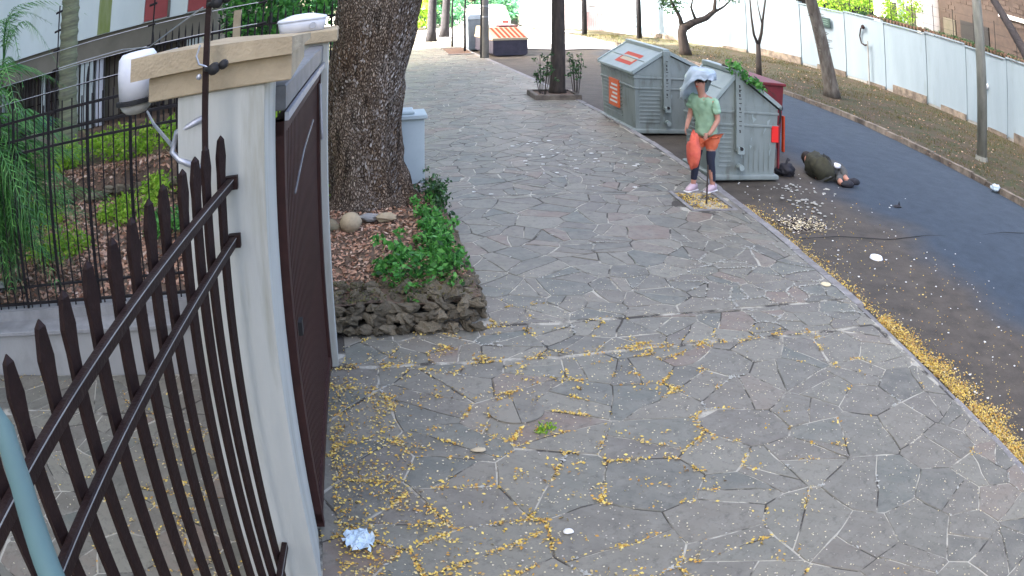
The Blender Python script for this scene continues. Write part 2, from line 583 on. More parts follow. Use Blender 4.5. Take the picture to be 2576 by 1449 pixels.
def thing(name, label, cat, loc=(0, 0, 0), rz=0, group=None):
    o = bpy.data.objects.new(name, None)
    COL.objects.link(o)
    o.empty_display_size = .2
    o.location = loc
    o.rotation_euler = (0, 0, rz)
    return tag(o, label, cat, group)


def inst(name, me, parent=None, loc=(0, 0, 0), rot=(0, 0, 0), scale=(1, 1, 1)):
    o = bpy.data.objects.new(name, me)
    COL.objects.link(o)
    o.parent = parent
    o.location = loc
    o.rotation_euler = rot
    o.scale = scale
    return o


def quads(name, V, mats, parent=None, n=4):
    """V: (k,n,3) array of k loose faces"""
    k = V.shape[0]
    me = bpy.data.meshes.new(name)
    me.vertices.add(k * n)
    me.vertices.foreach_set('co', V.reshape(-1).astype(np.float32))
    me.loops.add(k * n)
    me.loops.foreach_set('vertex_index', np.arange(k * n, dtype=np.int32))
    me.polygons.add(k)
    me.polygons.foreach_set('loop_start', np.arange(0, k * n, n, dtype=np.int32))
    me.polygons.foreach_set('loop_total', np.full(k, n, dtype=np.int32))
    me.materials.append(M[mats])
    me.update(calc_edges=True)
    me.validate()
    o = bpy.data.objects.new(name, me)
    COL.objects.link(o)
    if parent:
        o.parent = parent
    return o


def leaf_quads(C, size, flat=0.0, aspect=.5, jitter=.4, up=None):
    """rhombic leaves around centres C; flat=1 lies on the ground"""
    n = len(C)
    d = rng.normal(size=(n, 3))
    if flat:
        d[:, 2] *= (1 - flat)
    d /= np.linalg.norm(d, axis=1)[:, None] + 1e-9
    e = rng.normal(size=(n, 3))
    if flat:
        e[:, 2] *= (1 - flat)
    e -= d * (e * d).sum(1)[:, None]
    e /= np.linalg.norm(e, axis=1)[:, None] + 1e-9
    L = size * (1 + jitter * rng.uniform(-1, 1, n))
    d = d * (L / 2)[:, None]
    e = e * (L / 2 * aspect)[:, None]
    return np.stack([C - d, C - d * .1 + e, C + d, C - d * .1 - e], 1)


def clumps(centres, per, spread, squash=.8):
    P = []
    for c in centres:
        g = rng.normal(size=(per, 3))
        g /= np.linalg.norm(g, axis=1)[:, None]
        g *= (rng.uniform(0, 1, per) ** .45)[:, None] * spread
        g[:, 2] *= squash
        P.append(g + np.array(c))
    return np.concatenate(P)


def grid_sheet(name, xs, ys, zf, m, kind='structure', sub=1):
    mb = MB()
    vs = [(x, y, zf(x, y)) for y in ys for x in xs]
    nx = len(xs)
    fs = [(j * nx + i, j * nx + i + 1, (j + 1) * nx + i + 1, (j + 1) * nx + i) for j in range(len(ys) - 1) for i in range(nx - 1)]
    mb.add(vs, fs)
    o = mb.build(name, m, smooth=True)
    return tag(o, kind=kind)


def interp(path, y):
    for (xa, ya), (xb, yb) in zip(path, path[1:]):
        if ya <= y <= yb:
            return xa + (xb - xa) * (y - ya) / (yb - ya)
    return path[0][0] if y < path[0][1] else path[-1][0]


KERB = [(5.03, -6), (5.07, 3.7), (5.11, 5), (5.2, 7.4), (5.25, 9.6), (5.33, 12), (5.35, 15.3), (5.3, 18.8), (4.95, 24.4), (4.62, 29), (4.3, 34), (4.0, 46), (3.8, 80)]
RKERB = [(13.3, -6), (13.3, 14), (13.2, 19.3), (12.75, 24.4), (11.9, 31), (10.2, 38.5), (8.9, 46), (8.5, 80)]
ROAD_Z = -.11

# ------------------------------------------------------------------ ground and road
tag(MB().add([(-300, -150, -.45), (300, -150, -.45), (300, 400, -.45), (-300, 400, -.45)], [(0, 1, 2, 3)]).build('ground', 'verge'), kind='structure')
mb = MB()
ys = [-6 + 1.5 * k for k in range(58)]
vs, fs = [], []
for y in ys:
    a, b_ = interp(KERB, y), interp(RKERB, y)
    for t in range(9):
        x = a - .1 + (b_ + .1 - a + .1) * t / 8
        vs.append((x, y, ROAD_Z + .05 * math.sin(math.pi * t / 8) + .012 * noise.noise(Vector((x * .6, y * .4, 0)))))
for j in range(len(ys) - 1):
    for t in range(8):
        i = j * 9 + t
        fs.append((i, i + 1, i + 10, i + 9))
mb.add(vs, fs)
tag(mb.build('road', 'asphalt', smooth=True), kind='structure')


M['pale_road'] = mat('painted_sunlit_road', (.42, .41, .39), (.34, .33, .32), scale=2, bump=.2)  # pale tone painted in for the glaring sunlight on the far asphalt
mb = MB()
yy_ = [33.4 + 1.5 * k for k in range(14)]
vs = [(interp(KERB, y) + (interp(RKERB, y) - interp(KERB, y)) * t / 6 + (0 if y > 34 else 0), y + .5 * math.sin(t * 1.7) * (y < 34), ROAD_Z + .05 * math.sin(math.pi * t / 6) + .035) for y in yy_ for t in range(7)]
mb.add(vs, [(j * 7 + i, j * 7 + i + 1, j * 7 + i + 8, j * 7 + i + 7) for j in range(13) for i in range(6)])
tag(mb.build('far_road', 'pale_road', smooth=True), kind='structure')

# ------------------------------------------------------------------ crazy paving
def clip(poly, px, py, nx, ny):
    out = []
    n = len(poly)
    for i in range(n):
        a, b_ = poly[i], poly[(i + 1) % n]
        da = (a[0] - px) * nx + (a[1] - py) * ny
        db = (b_[0] - px) * nx + (b_[1] - py) * ny
        if da <= 0:
            out.append(a)
        if (da <= 0) != (db <= 0):
            t = da / (da - db)
            out.append((a[0] + (b_[0] - a[0]) * t, a[1] + (b_[1] - a[1]) * t))
    return out


EDGES = []


def warp(x, y):
    v_ = Vector((x * 3.1, y * 3.1, 2.0))
    u_ = Vector((x * 9.0, y * 9.0, 7.0))
    return (x + .030 * noise.noise(v_) + .009 * noise.noise(u_), y + .030 * noise.noise(v_ + Vector((31, 17, 5))) + .009 * noise.noise(u_ + Vector((11, 3, 5))))




def voronoi(region, sizef, gap, seed, anis=1.0):
    """region: convex polygon; returns inset cells"""
    r = np.random.default_rng(seed)
    xs_, ys_ = [p[0] for p in region], [p[1] for p in region]
    x0, x1, y0, y1 = min(xs_) - .6, max(xs_) + .6, min(ys_) - .6, max(ys_) + .6
    pts = []
    cand = r.uniform((x0, y0), (x1, y1), (int((x1 - x0) * (y1 - y0) * 90), 2))
    cellg = {}
    for x, y in cand:
        d = sizef(x, y) * r.choice((.45, .7, 1.0, 1.3, 1.5))
        gx, gy = int(x // .8), int(y // .8)
        ok = True
        for ax in (-1, 0, 1):
            for ay in (-1, 0, 1):
                for (qx, qy, qd) in cellg.get((gx + ax, gy + ay), ()):
                    if ((qx - x)) ** 2 + ((qy - y) * anis) ** 2 < max(d, qd * .7) ** 2:
                        ok = False
                        break
                if not ok:
                    break
            if not ok:
                break
        if ok:
            cellg.setdefault((gx, gy), []).append((x, y, d))
            pts.append((x, y))
    P = np.array(pts)
    cells = []
    for i, (x, y) in enumerate(P):
        if not (x0 + .3 < x < x1 - .3 and y0 + .3 < y < y1 - .3):
            continue
        D = ((P - P[i]) ** 2).sum(1)
        idx = np.argsort(D)[1:16]
        poly = [(px, py) for px, py in region]
        for j in idx:
            dx, dy = P[j] - P[i]
            L = math.hypot(dx, dy)
            g = gap * r.uniform(.5, 1.5)
            poly = clip(poly, (x + P[j][0]) / 2 - dx / L * g / 2, (y + P[j][1]) / 2 - dy / L * g / 2, dx / L, dy / L)
            if len(poly) < 3:
                break
        if len(poly) >= 3:
            A = abs(sum(poly[k][0] * poly[(k + 1) % len(poly)][1] - poly[(k + 1) % len(poly)][0] * poly[k][1] for k in range(len(poly)))) / 2
            parts = [poly]
            if A > .09 and r.random() < .75:
                cx_, cy2 = sum(q[0] for q in poly) / len(poly), sum(q[1] for q in poly) / len(poly)
                an = r.uniform(0, math.pi)
                nx_, ny_ = math.cos(an), math.sin(an)
                ox_, oy_ = cx_ + r.uniform(-.06, .06), cy2 + r.uniform(-.06, .06)
                parts = [clip(poly, ox_ - nx_ * gap / 2, oy_ - ny_ * gap / 2, nx_, ny_), clip(poly, ox_ + nx_ * gap / 2, oy_ + ny_ * gap / 2, -nx_, -ny_)]
            for pq in parts:
                if len(pq) < 3:
                    continue
                A = abs(sum(pq[k][0] * pq[(k + 1) % len(pq)][1] - pq[(k + 1) % len(pq)][0] * pq[k][1] for k in range(len(pq)))) / 2
                if A > .005:
                    cells.append(pq)
                    for k in range(len(pq)):
                        EDGES.append((pq[k], pq[(k + 1) % len(pq)]))
    return cells


def paver_geo(poly, z, r):
    # drop very short edges, chip the corners a little
    p = [q for k, q in enumerate(poly) if math.dist(q, poly[k - 1]) > .03]
    if len(p) < 3:
        p = poly
    q2 = []
    for k in range(len(p)):
        a, b_ = Vector(p[k]), Vector(p[(k + 1) % len(p)])
        m_ = max(1, min(3, int((b_ - a).length / .13))) if a.y < 14 else 1
        for t_ in range(m_):
            q2.append(warp(*a.lerp(b_, t_ / m_)))
    p = q2
    cx = sum(q[0] for q in p) / len(p)
    cy_ = sum(q[1] for q in p) / len(p)
    tx, ty, dz = r.uniform(-.006, .006), r.uniform(-.006, .006), r.uniform(-.003, .002)
    n = len(p)
    e = .007

    def inn(q, k):
        dx, dy = cx - q[0], cy_ - q[1]
        L = math.hypot(dx, dy) or 1
        return q[0] + dx / L * k, q[1] + dy / L * k

    def zz(x, y):
        return z + dz + tx * (x - cx) + ty * (y - cy_)
    top = [(*inn(q, e), zz(*q)) for q in p]
    mid = [(q[0], q[1], zz(*q) - .006) for q in p]
    low = [(q[0], q[1], z - .03) for q in p]
    vs = [(a - cx, b_ - cy_, c) for a, b_, c in top + mid + low]
    fs = [tuple(range(n))]
    for k in range(n):
        j = (k + 1) % n
        fs.append((k, n + k, n + j, j))
        fs.append((n + k, 2 * n + k, 2 * n + j, n + j))
    return vs, fs, (cx, cy_)


def lay(parent, cells, most, seed, zf=lambda x, y: 0.0):
    r = random.Random(seed)
    cells = sorted(cells, key=lambda c: math.hypot(sum(q[0] for q in c) / len(c), sum(q[1] for q in c) / len(c)))
    rest = MB()
    for i, c in enumerate(cells):
        cx = sum(q[0] for q in c) / len(c)
        cy_ = sum(q[1] for q in c) / len(c)
        vs, fs, (ox, oy) = paver_geo(c, zf(cx, cy_), r)
        if vs and sum((Vector(vs[1]) - Vector(vs[0])).cross(Vector(vs[k]) - Vector(vs[0])).z for k in range(2, len(fs[0]))) < 0:
            fs = [tuple(reversed(f)) for f in fs]
        if i < most:
            MB().add(vs, fs).build('paver', 'paver', parent, loc=(ox, oy, 0))
        else:
            rest.add([(a + ox, b_ + oy, c_) for a, b_, c_ in vs], fs)
    if rest.v:
        tag(rest.build('paver_field', 'paver', parent), kind='stuff')


def sheet_poly(name, pts, z, m, t=.12):
    return tag(MB().prism(pts, z - t, z).build(name, m), kind='structure')


side = [(x - .13, y) for x, y in KERB if y <= 46]
sidewalk = sheet_poly('sidewalk', [(-.42, -6)] + [(x, y) for x, y in side] + [(1.4, 46), (-1.0, 30), (-.9, 12.5), (-.42, 7.0)], -.0045, 'mortar', .3)
KX = lambda y: interp(KERB, y) - .15
cells = voronoi([(-.415, 1.2), (KX(3.5), 1.2), (KX(5.2), 6.86), (-.36, 6.98)], lambda x, y: .68, .008, 11)
cells += voronoi([(-.12, 7.03), (KX(7), 6.90), (KX(7.6), 7.60), (-.12, 7.66)], lambda x, y: .54, .009, 12)
cells += voronoi([(1.22, 7.70), (KX(7.7), 7.64), (KX(12) + .02, 12.0), (1.22, 12.0)], lambda x, y: .47, .010, 13)
y = 12.02
while y < 37:
    y2 = min(y + 6.2, 37)
    xl = .95 if y < 20 else 1.0
    cells += voronoi([(xl - .9, y), (KX(y), y), (KX(y2), y2), (xl - .9, y2)], lambda x, yy: .40 +   .006 * max(0, yy - 14), .015, int(20 + y))
    y = y2 + .012
HOLES = [(4.42, 5.03, 11.05, 11.95), (4.15, 5.1, 20.25, 21.2), (3.5, 4.3, 31.5, 34)]
cells = [c for c in cells if not any(a < sum(q[0] for q in c) / len(c) < b_ and e < sum(q[1] for q in c) / len(c) < d for a, b_, e, d in HOLES)
         and not (sum(q[0] for q in c) / len(c) < .66 and sum(q[1] for q in c) / len(c) < 12.45 and sum(q[1] for q in c) / len(c) > 12)]
lay(sidewalk, cells, 300, 3)
drive = sheet_poly('driveway', [(-5.6, -1), (-.44, -1), (-.44, 6.98), (-5.6, 6.98)], -.0045, 'mortar', .3)
EE = list(EDGES)
dcells = []
for (x0, x1, y0, y1) in ((-5.5, -3.0, 0, 2.9), (-2.98, -.46, 0, 2.9), (-5.5, -3.0, 2.92, 6.2), (-2.98, -.46, 2.92, 6.2), (-5.5, -.46, 6.22, 6.96)):
    dcells += voronoi([(x0, y0), (x1, y0), (x1, y1), (x0, y1)], lambda x, y: .52, .009, int(80 + x0 * 3 + y0))
DE = EDGES[len(EE):]
lay(drive, dcells, 300, 5)

# kerbs, one object per stone
kl = tag(MB().box(4.9, 5.0, 7.5, 7.6, -.3, -.2).build('kerb', 'kerb'), kind='structure')


def kerb_run(parent, path, y0, y1, step, wdt, z0, z1, m, off=-.13, jit=.01, seed=1):
    r = random.Random(seed)
    y = y0
    while y < y1:
        L = step * r.uniform(.85, 1.15)
        ya, yb = y + .008, y + L - .008
        xa, xb = interp(path, ya) + off, interp(path, yb) + off
        j = r.uniform(-jit, jit)
        zt = z1 + r.uniform(-jit, jit) * .6
        c = .018
        vs = []
        for (xx, yy) in ((xa, ya), (xb, yb)):
            vs += [(xx + j, yy, z0), (xx + j + wdt, yy, z0), (xx + j + wdt, yy, zt - c), (xx + j + wdt - c, yy, zt), (xx + j, yy, zt)]
        fs = [(0, 1, 2, 3, 4), (9, 8, 7, 6, 5)] + [(i, i + 5, (i + 1) % 5 + 5, (i + 1) % 5) for i in range(5)]
        MB().add(vs, [tuple(reversed(f)) for f in fs]).build('kerb_stone', m, parent)
        y += L


kerb_run(kl, KERB, 7.45, 44, 1.0, .14, -.3, .004, 'kerb', seed=4)
kerb_run(kl, KERB, -2, 7.43, .9, .14, -.3, -.045, 'kerb', seed=5)
kr = tag(MB().box(13.4, 13.5, 10, 10.1, -.3, -.25).build('far_kerb', 'kerb_old'), kind='structure')
kerb_run(kr, RKERB, 4, 46, .62, .17, -.3, .03, 'kerb_old', off=-.02, jit=.035, seed=6)

# ------------------------------------------------------------------ right verge
WALL = [(20.9, 4), (20.85, 12), (20.7, 19.6), (20.35, 24.9), (19.3, 30.1), (18.4, 32.8), (16.9, 35.6), (14.6, 38.3), (12.6, 40.4), (8.4, 46)]


def verge_z(x, y):
    a, b_ = interp(RKERB, y), interp(WALL, y)
    t = max(0, min(1, (x - a) / max(.5, b_ - a)))
    return .0 + .12 * t + .05 * noise.noise(Vector((x * .7, y * .7, 3)))


mb = MB()
ys = [3 + .6 * k for k in range(72)]
vs, fs = [], []
for y in ys:
    a, b_ = interp(RKERB, y) + .12, interp(WALL, y) + .5
    for t in range(17):
        x = a + (b_ - a) * t / 16
        vs.append((x, y, verge_z(x, y)))
for j in range(len(ys) - 1):
    for t in range(16):
        i = j * 17 + t
        fs.append((i, i + 1, i + 18, i + 17))
mb.add(vs, fs)
tag(mb.build('verge_ground', 'verge', smooth=True), kind='structure')
P = []
while len(P) < 16000:
    y = rnd.uniform(8, 40)
    x = rnd.uniform(interp(RKERB, y) + .2, interp(WALL, y) - .1)
    if noise.noise(Vector((x * .8, y * .5, 9))) > rnd.uniform(-.5, .7):
        P.append((x, y, verge_z(x, y)))
P = np.array(P)
n = len(P)
h = rng.uniform(.02, .07, n)
a = rng.uniform(0, 2 * np.pi, n)
dv = np.stack([np.cos(a) * .012, np.sin(a) * .012, np.zeros(n)], 1)
tip = P + np.stack([rng.normal(0, .02, n), rng.normal(0, .02, n), h], 1)
tag(quads('verge_grass', np.stack([P - dv, P + dv, tip + dv * .2, tip - dv * .2], 1), 'dry'), 'patchy dry grass along the foot of the long white wall', 'grass', kind='stuff')
P = []
while len(P) < 1500:
    y = rnd.uniform(8, 34)
    x = rnd.uniform(interp(RKERB, y) - .3, interp(WALL, y) - .2)
    P.append((x, y, (verge_z(x, y) if x > interp(RKERB, y) + .15 else .02) + .012))
tag(quads('verge_leaf_litter', leaf_quads(np.array(P), .07, flat=.85), 'leaf_b'), 'dry brown leaves scattered over the verge by the far kerb', 'leaf litter', kind='stuff')

# ------------------------------------------------------------------ long white street wall
wall = thing('street_wall', 'long pale blue-white rendered wall in stepped bays behind the verge', 'wall', (0, 0, 0))
JO = [4, 6.8, 9.4, 12, 14.6, 17.1, 19.6, 22.2, 24.9, 27.5, 30.1, 32.8, 35.6, 38.3, 40.4]
for k, (ya, yb) in enumerate(zip(JO, JO[1:])):
    xa, xb = interp(WALL, ya), interp(WALL, yb)
    d = Vector((xb - xa, yb - ya))
    L = d.length
    rot = math.atan2(d.y, d.x)
    top = 3.02 + (.04 if k % 2 else -.03)
    z0 = -.2
    # panel in local frame: x along the wall, y to the back
    p = MB()
    g = .012

    def W(u, v, z, xa=xa, ya=ya, rot=rot):
        c, s_ = math.cos(rot), math.sin(rot)
        return (xa + u * c + v * s_, ya + u * s_ - v * c, z)

    def wbox(mb_, u0, u1, v0, v1, za, zb):
        pts = [W(u0, v0, za), W(u1, v0, za), W(u1, v1, za), W(u0, v1, za), W(u0, v0, zb), W(u1, v0, zb), W(u1, v1, zb), W(u0, v1, zb)]
        mb_.add(pts, [(0, 1, 2, 3), (7, 6, 5, 4), (4, 5, 1, 0), (5, 6, 2, 1), (6, 7, 3, 2), (7, 4, 0, 3)])
    wbox(p, .18, L - .012, 0, .16, .22, top)
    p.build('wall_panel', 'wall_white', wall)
    p = MB()
    wbox(p, 0, .168, -.035, .19, .16, top + .02)
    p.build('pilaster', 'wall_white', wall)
    p = MB()
    wbox(p, 0, L - .01, .03, .2, z0, .215)
    p.build('plinth', 'concrete', wall)
    p = MB()
    wbox(p, .02, L * (.45 + .18 * (k % 3)), -.09, .028, z0, .26 + .10 * (k % 3))
    p.build('footing', 'kerb_old', wall)
    p = MB()
    wbox(p, .0, L - .01, -.06, .25, top + .022, top + .085)
    p.build('coping', 'wall_white', wall)
# roof tiles / ragged growth along the coping
C = []
for k in range(230):
    y = rnd.uniform(17, 29.5)
    x = interp(WALL, y) + rnd.uniform(.0, .35)
    C.append((x, y, 3.13 + rnd.uniform(0, .12)))
tag(quads('wall_creeper', leaf_quads(clumps(C, 26, .13), .07), 'dark_green'), 'ragged creeper growing along the top of the long white wall', 'creeper', kind='stuff')
tr = thing('tile_row', 'row of small terracotta tiles on top of the white wall', 'roof tiles')
tm = MB().tube([(0, 0, 0), (.28, 0, .03)], .075, 8).mesh('roof_tile', 'terracotta')
for k in range(70):
    y = 14.0 + k * .21
    inst('roof_tile', tm, tr, (interp(WALL, y) - .02, y, 3.15 + rnd.uniform(-.01, .02)), (0, 0, rnd.uniform(-.1, .1)))
# plaque, bracket pipe and wall tap
pq = thing('wall_plaque', 'dark green plaque with pale lettering fixed high on the white wall', 'plaque', (18.78, 31.35, 0), math.radians(107.5))
MB().box(-.55, .55, -.0, .05, 2.18, 2.62, bev=.01).build('board', 'plaque', pq)
for z in (2.3, 2.4, 2.5):
    MB().box(-.42, .42 - .1 * (z > 2.45), .05, .056, z, z + .035).build('text_line', 'plaque_text', pq)
pp = thing('standpipe', 'thin pipe with curved bracket standing against the white wall', 'pipe', (19.45, 28.4, 0))
MB().tube([(0, 0, .0), (0, 0, 1.9), (.0, .0, 2.02)], .035).build('pipe', 'concrete', pp)
MB().tube([(0, 0, 1.85), (0, .25, 1.8), (-.02, .5, 1.85), (-.02, .62, 2.15), (-.02, .5, 2.5), (-.02, .35, 2.6)], .035).build('bracket', 'iron', pp)
MB().blob((-.02, .3, 2.6), .1, 3, .2).build('lamp_head', 'iron', pp, smooth=True)
tp = thing('wall_outlet', 'small round grey outlet with a stain on the white wall', 'outlet', (20.56, 20.9, 1.75))
MB().tube([(0.1, 0, 0), (-.08, 0, 0)], .11, 14).build('rim', 'white', tp)
MB().tube([(0, 0, -.05), (-.14, 0, -.15)], .03, 8).build('spout', 'iron', tp)

# ------------------------------------------------------------------ near gate pillar
PX0, PX1, PY0, PY1 = -.845, -.398, 3.92, 4.55
np_ = thing('gate_pillar', 'tall pale rendered gate pillar with broad sandy stone cap, close to the lens', 'pillar', (0, 0, 0))
mb = MB()
mb.box(PX0, PX1, PY0, PY1, -.3, 2.80, bev=.008)
mb.build('shaft', 'render_pillar', np_)
MB().box(PX0 - .16, PX1 + .13, PY0 - .03, PY1 + .4, 2.80, 2.925, bev=.006).build('lower_cap', 'cap', np_)
mb = MB()
fl, fr_, br, bl = (-1.10, 3.83), (-.265, 3.83), (-.225, 4.78), (-.74, 4.9)
zt = (3.045, 3.012, 2.96, 3.0)
pts = [(x, y, 2.928) for x, y in (fl, fr_, br, bl)] + [(x, y, z) for (x, y), z in zip((fl, fr_, br, bl), zt)]
mb.add(pts, [(3, 2, 1, 0), (4, 5, 6, 7), (0, 1, 5, 4), (1, 2, 6, 5), (2, 3, 7, 6), (3, 0, 4, 7)])
mb.build('cap_slab', 'cap', np_)

# ------------------------------------------------------------------ near fence of flat lance bars, two rails
nf = thing('lance_fence', 'dark brown iron fence with lance-tipped bars and two slanting rails, nearest the lens', 'fence')
fx = lambda y: -.855 + .108 * (y - 1.494)


def lance(r_, z0, z1):
    b2 = MB()
    wd, th = .029, .011
    z = [z0, z1 - .17, z1 - .10, z1 - .02, z1]
    ws = [wd * .8, wd * .8, wd * 1.05, wd * .55, .002]
    vs = []
    for zz, ww in zip(z, ws):
        t = th if zz < z1 - .01 else .002
        vs += [(-t, -ww, zz), (t, -ww, zz), (t, ww, zz), (-t, ww, zz)]
    fs = [(3, 2, 1, 0), (16, 17, 18, 19)]
    for i in range(4):
        for k in range(4):
            j = (k + 1) % 4
            fs.append((i * 4 + k, i * 4 + j, i * 4 + 4 + j, i * 4 + 4 + k))
    return b2.add(vs, fs).mesh('bar', 'iron')


lm_ = lance(0, -.05, 2.6)
for k in range(-3, 12):
    y = 1.494 + .21 * k
    inst('bar', lm_, nf, (fx(y), y, 0), (rnd.uniform(-.004, .004), rnd.uniform(-.004, .004), rnd.uniform(-.1, .1) - .5))
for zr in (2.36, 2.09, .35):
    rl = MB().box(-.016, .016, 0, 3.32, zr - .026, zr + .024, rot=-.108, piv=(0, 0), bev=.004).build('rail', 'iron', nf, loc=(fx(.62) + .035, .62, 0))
    MB().box(.0165, .018, 0, 3.31, zr + .014, zr + .018, rot=-.108, piv=(0, 0)).build('painted_highlight', 'concrete', rl)  # thin pale strip imitating the light caught along each rail
# threaded rod / flat bar end plates
for zr in (2.36, 2.09):
    MB().box(-.03, .03, -.02, .02, -.03, .03).build('rail_end', 'iron', nf, loc=(fx(3.88) + .04, 3.88, zr))

# blurred tube right beside the camera
tag(MB().tube([(-.40, .47, 3.06), (-.31, .455, 3.035), (-.262, .42, 3.012), (-.232, .37, 3.0), (-.20, .31, 2.99), (-.165, .25, 2.975)], .0105, 14).build('pipe', 'teal_pipe', smooth=True),
    'pale teal pipe curving past just in front of the lens', 'pipe')

# electric fence post on the near pillar
ep = thing('electric_fence_post', 'dark iron post of the electric fence, standing in front of the near pillar cap', 'post', (-.662, 3.72, 0))
MB().box(-.014, .014, -.014, .014, 2.3, 3.75).build('post', 'iron', ep)
for z in (2.93, 3.24):
    mb = MB()
    mb.tube([(0, -.02, z), (.02, -.05, z), (.07, -.06, z + .01)], .012, 8)
    mb.tube([(.05, -.09, z), (.05, -.03, z)], .028, 10)
    mb.tube([(.095, -.08, z + .012), (.095, -.03, z + .012)], .022, 10)
    mb.build('insulator', 'dark', ep, smooth=True)
MB().tube([(-.03, -.02, 3.05), (-.045, -.03, 3.0), (-.03, -.03, 2.96), (0, -.02, 2.945), (.03, -.03, 2.92), (.04, -.03, 2.9)], .005, 6).build('wire_loop', 'galv', ep)
MB().blob((-.03, -.02, 2.9), .014, 1, .1).build('bolt', 'galv', ep)

# wall lantern behind the cap
wl = thing('wall_lantern', 'white cylindrical lantern with dark rim and glass bowl hanging beyond the pillar cap', 'lantern', (-1.345, 4.85, 0))
prof = [(.0, 3.03), (.10, 3.03), (.125, 3.0), (.13, 2.90), (.118, 2.74), (.115, 2.735)]
mb = MB()
mb.loft([[(r_ * math.cos(2 * math.pi * k / 20), r_ * math.sin(2 * math.pi * k / 20), z) for k in range(20)] for r_, z in [(.06, 3.035), (.11, 3.03), (.135, 3.0), (.138, 2.90), (.125, 2.74)]])
mb.build('housing', 'white', wl, smooth=True)
MB().loft([[(r_ * math.cos(2 * math.pi * k / 20), r_ * math.sin(2 * math.pi * k / 20), z) for k in range(20)] for r_, z in [(.125, 2.738), (.148, 2.735), (.148, 2.712), (.12, 2.708)]]).build('rim', 'dark', wl)
MB().loft([[(r_ * math.cos(2 * math.pi * k / 20), r_ * math.sin(2 * math.pi * k / 20), z) for k in range(20)] for r_, z in [(.118, 2.706), (.105, 2.675), (.075, 2.65), (.03, 2.638)]]).build('glass_bowl', 'glass', wl, smooth=True)
MB().tube([(.1, 0, 2.97), (.3, -.1, 2.99), (.45, -.1, 2.9)], .018, 8).build('bracket', 'galv', wl)
# conduit hanging on the pillar's left
cdt = thing('cable_conduit', 'white conduit elbow and cable on the left side of the near pillar', 'conduit', (0, 0, 0))
MB().tube([(-.70, 3.9, 2.68), (-.86, 3.95, 2.62), (-.885, 3.95, 2.53), (-.84, 3.93, 2.49), (-.72, 3.9, 2.44)], .017, 8).build('elbow', 'galv', cdt, smooth=True)
MB().tube([(-.88, 3.96, 2.55), (-1.3, 5.2, 2.50), (-1.9, 7.3, 2.33)], .012, 6).build('cable', 'galv', cdt)

# ------------------------------------------------------------------ gate
gt = thing('street_gate', 'closed brown slatted iron gate with grey top beam between two pillars', 'gate', (-.385, 4.57, 0))
gt.rotation_euler = (0, 0, -.047)
GL = 2.45
MB().box(-.03, .03, 0, GL, 2.42, 2.50).build('top_rail', 'gate', gt)
MB().box(-.03, .03, 0, GL, .06, .13).build('bottom_rail', 'gate', gt)
MB().box(-.035, .035, 0, .07, .03, 2.5).build('stile', 'gate', gt)
MB().box(-.035, .035, GL - .09, GL, .03, 2.5).build('stile', 'gate', gt)
sm = MB().box(-.012, .012, -.022, .022, .03, 2.42).mesh('slat', 'gate')
k = 0
y = .12
while y < GL - .12:
    inst('slat', sm, gt, (0, y, 0))
    y += .078
MB().box(-.075, .045, -.02, GL + .03, 2.56, 2.70, bev=.008).build('top_beam', 'gate_beam', gt)
MB().box(.04, .062, -.02, GL + .03, 2.505, 2.55).build('guide_rail', 'galv', gt)
MB().tube([(.05, .35, 2.02), (.055, .9, 2.16), (.05, 1.6, 2.22)], .006, 6).build('closing_arm', 'gate_beam', gt)
MB().tube([(.045, GL - .2, 2.4), (.06, GL - .2, 2.0), (.06, GL - .18, 1.95)], .012, 8).build('handle', 'galv', gt)
MB().box(.035, .06, .18, .26, 1.25, 1.33).build('lock', 'dark', gt)

fp = thing('far_gate_pillar', 'narrow white gate pillar beside the big tree with small stone cap', 'pillar', (0, 0, 0))
MB().box(-.41, -.185, 7.03, 7.42, -.3, 2.72).build('shaft', 'render_pillar', fp)
MB().box(-.60, -.11, 6.97, 7.52, 2.722, 2.83, bev=.01).build('cap_slab', 'cap', fp)
tb = thing('plastic_tub', 'crumpled white plastic tub resting on the far pillar cap', 'tub', (-.42, 7.2, 2.832))
R_ = lambda a_, b_, z, e=3: [(a_ * abs(math.cos(t)) ** (2 / e) * (1 if math.cos(t) > 0 else -1), b_ * abs(math.sin(t)) ** (2 / e) * (1 if math.sin(t) > 0 else -1), z) for t in [2 * math.pi * k / 24 for k in range(24)]]
MB().loft([R_(.19, .10, 0), R_(.205, .115, .07), R_(.21, .12, .10)]).build('body', 'white', tb, smooth=True)
MB().loft([R_(.22, .13, .101), R_(.21, .12, .125), R_(.10, .08, .155), R_(.06, .05, .16)]).build('lid', 'white', tb, smooth=True)
MB().tube([(.10, -.125, .05), (.10, -.10, .05)], .028, 14).build('cap', 'galv', tb)

# ------------------------------------------------------------------ garden: low wall, second fence, planting
gw = thing('garden_wall', 'low pale rendered wall with ledge at the back of the driveway', 'wall', (0, 0, 0))
MB().box(-6.2, -.46, 7.0, 7.26, -.3, .43).build('base', 'render', gw)
MB().box(-6.2, -.46, 6.96, 7.30, .432, .475, bev=.006).build('ledge', 'concrete', gw)
MB().box(-6.2, -.46, 7.285, 7.45, .3, .575).build('upper_course', 'concrete', gw)
f2 = thing('garden_fence', 'tall black iron garden fence on the low wall, thin close bars and spiked posts', 'fence', (0, 7.37, 0))
bm_ = MB().box(-.007, .007, -.007, .007, .57, 2.62).mesh('bar', 'black_iron')
for k in range(44):
    x = -.62 - .13 * k
    if x > -6.2:
        inst('bar', bm_, f2, (x, 0, 0))
pm = MB().tube([(0, 0, .5), (0, 0, 2.78), (0, 0, 2.9)], [.02, .02, .004], 6).mesh('post', 'black_iron')
for k in range(12):
    inst('post', pm, f2, (-.55 - .52 * k, 0, 0))
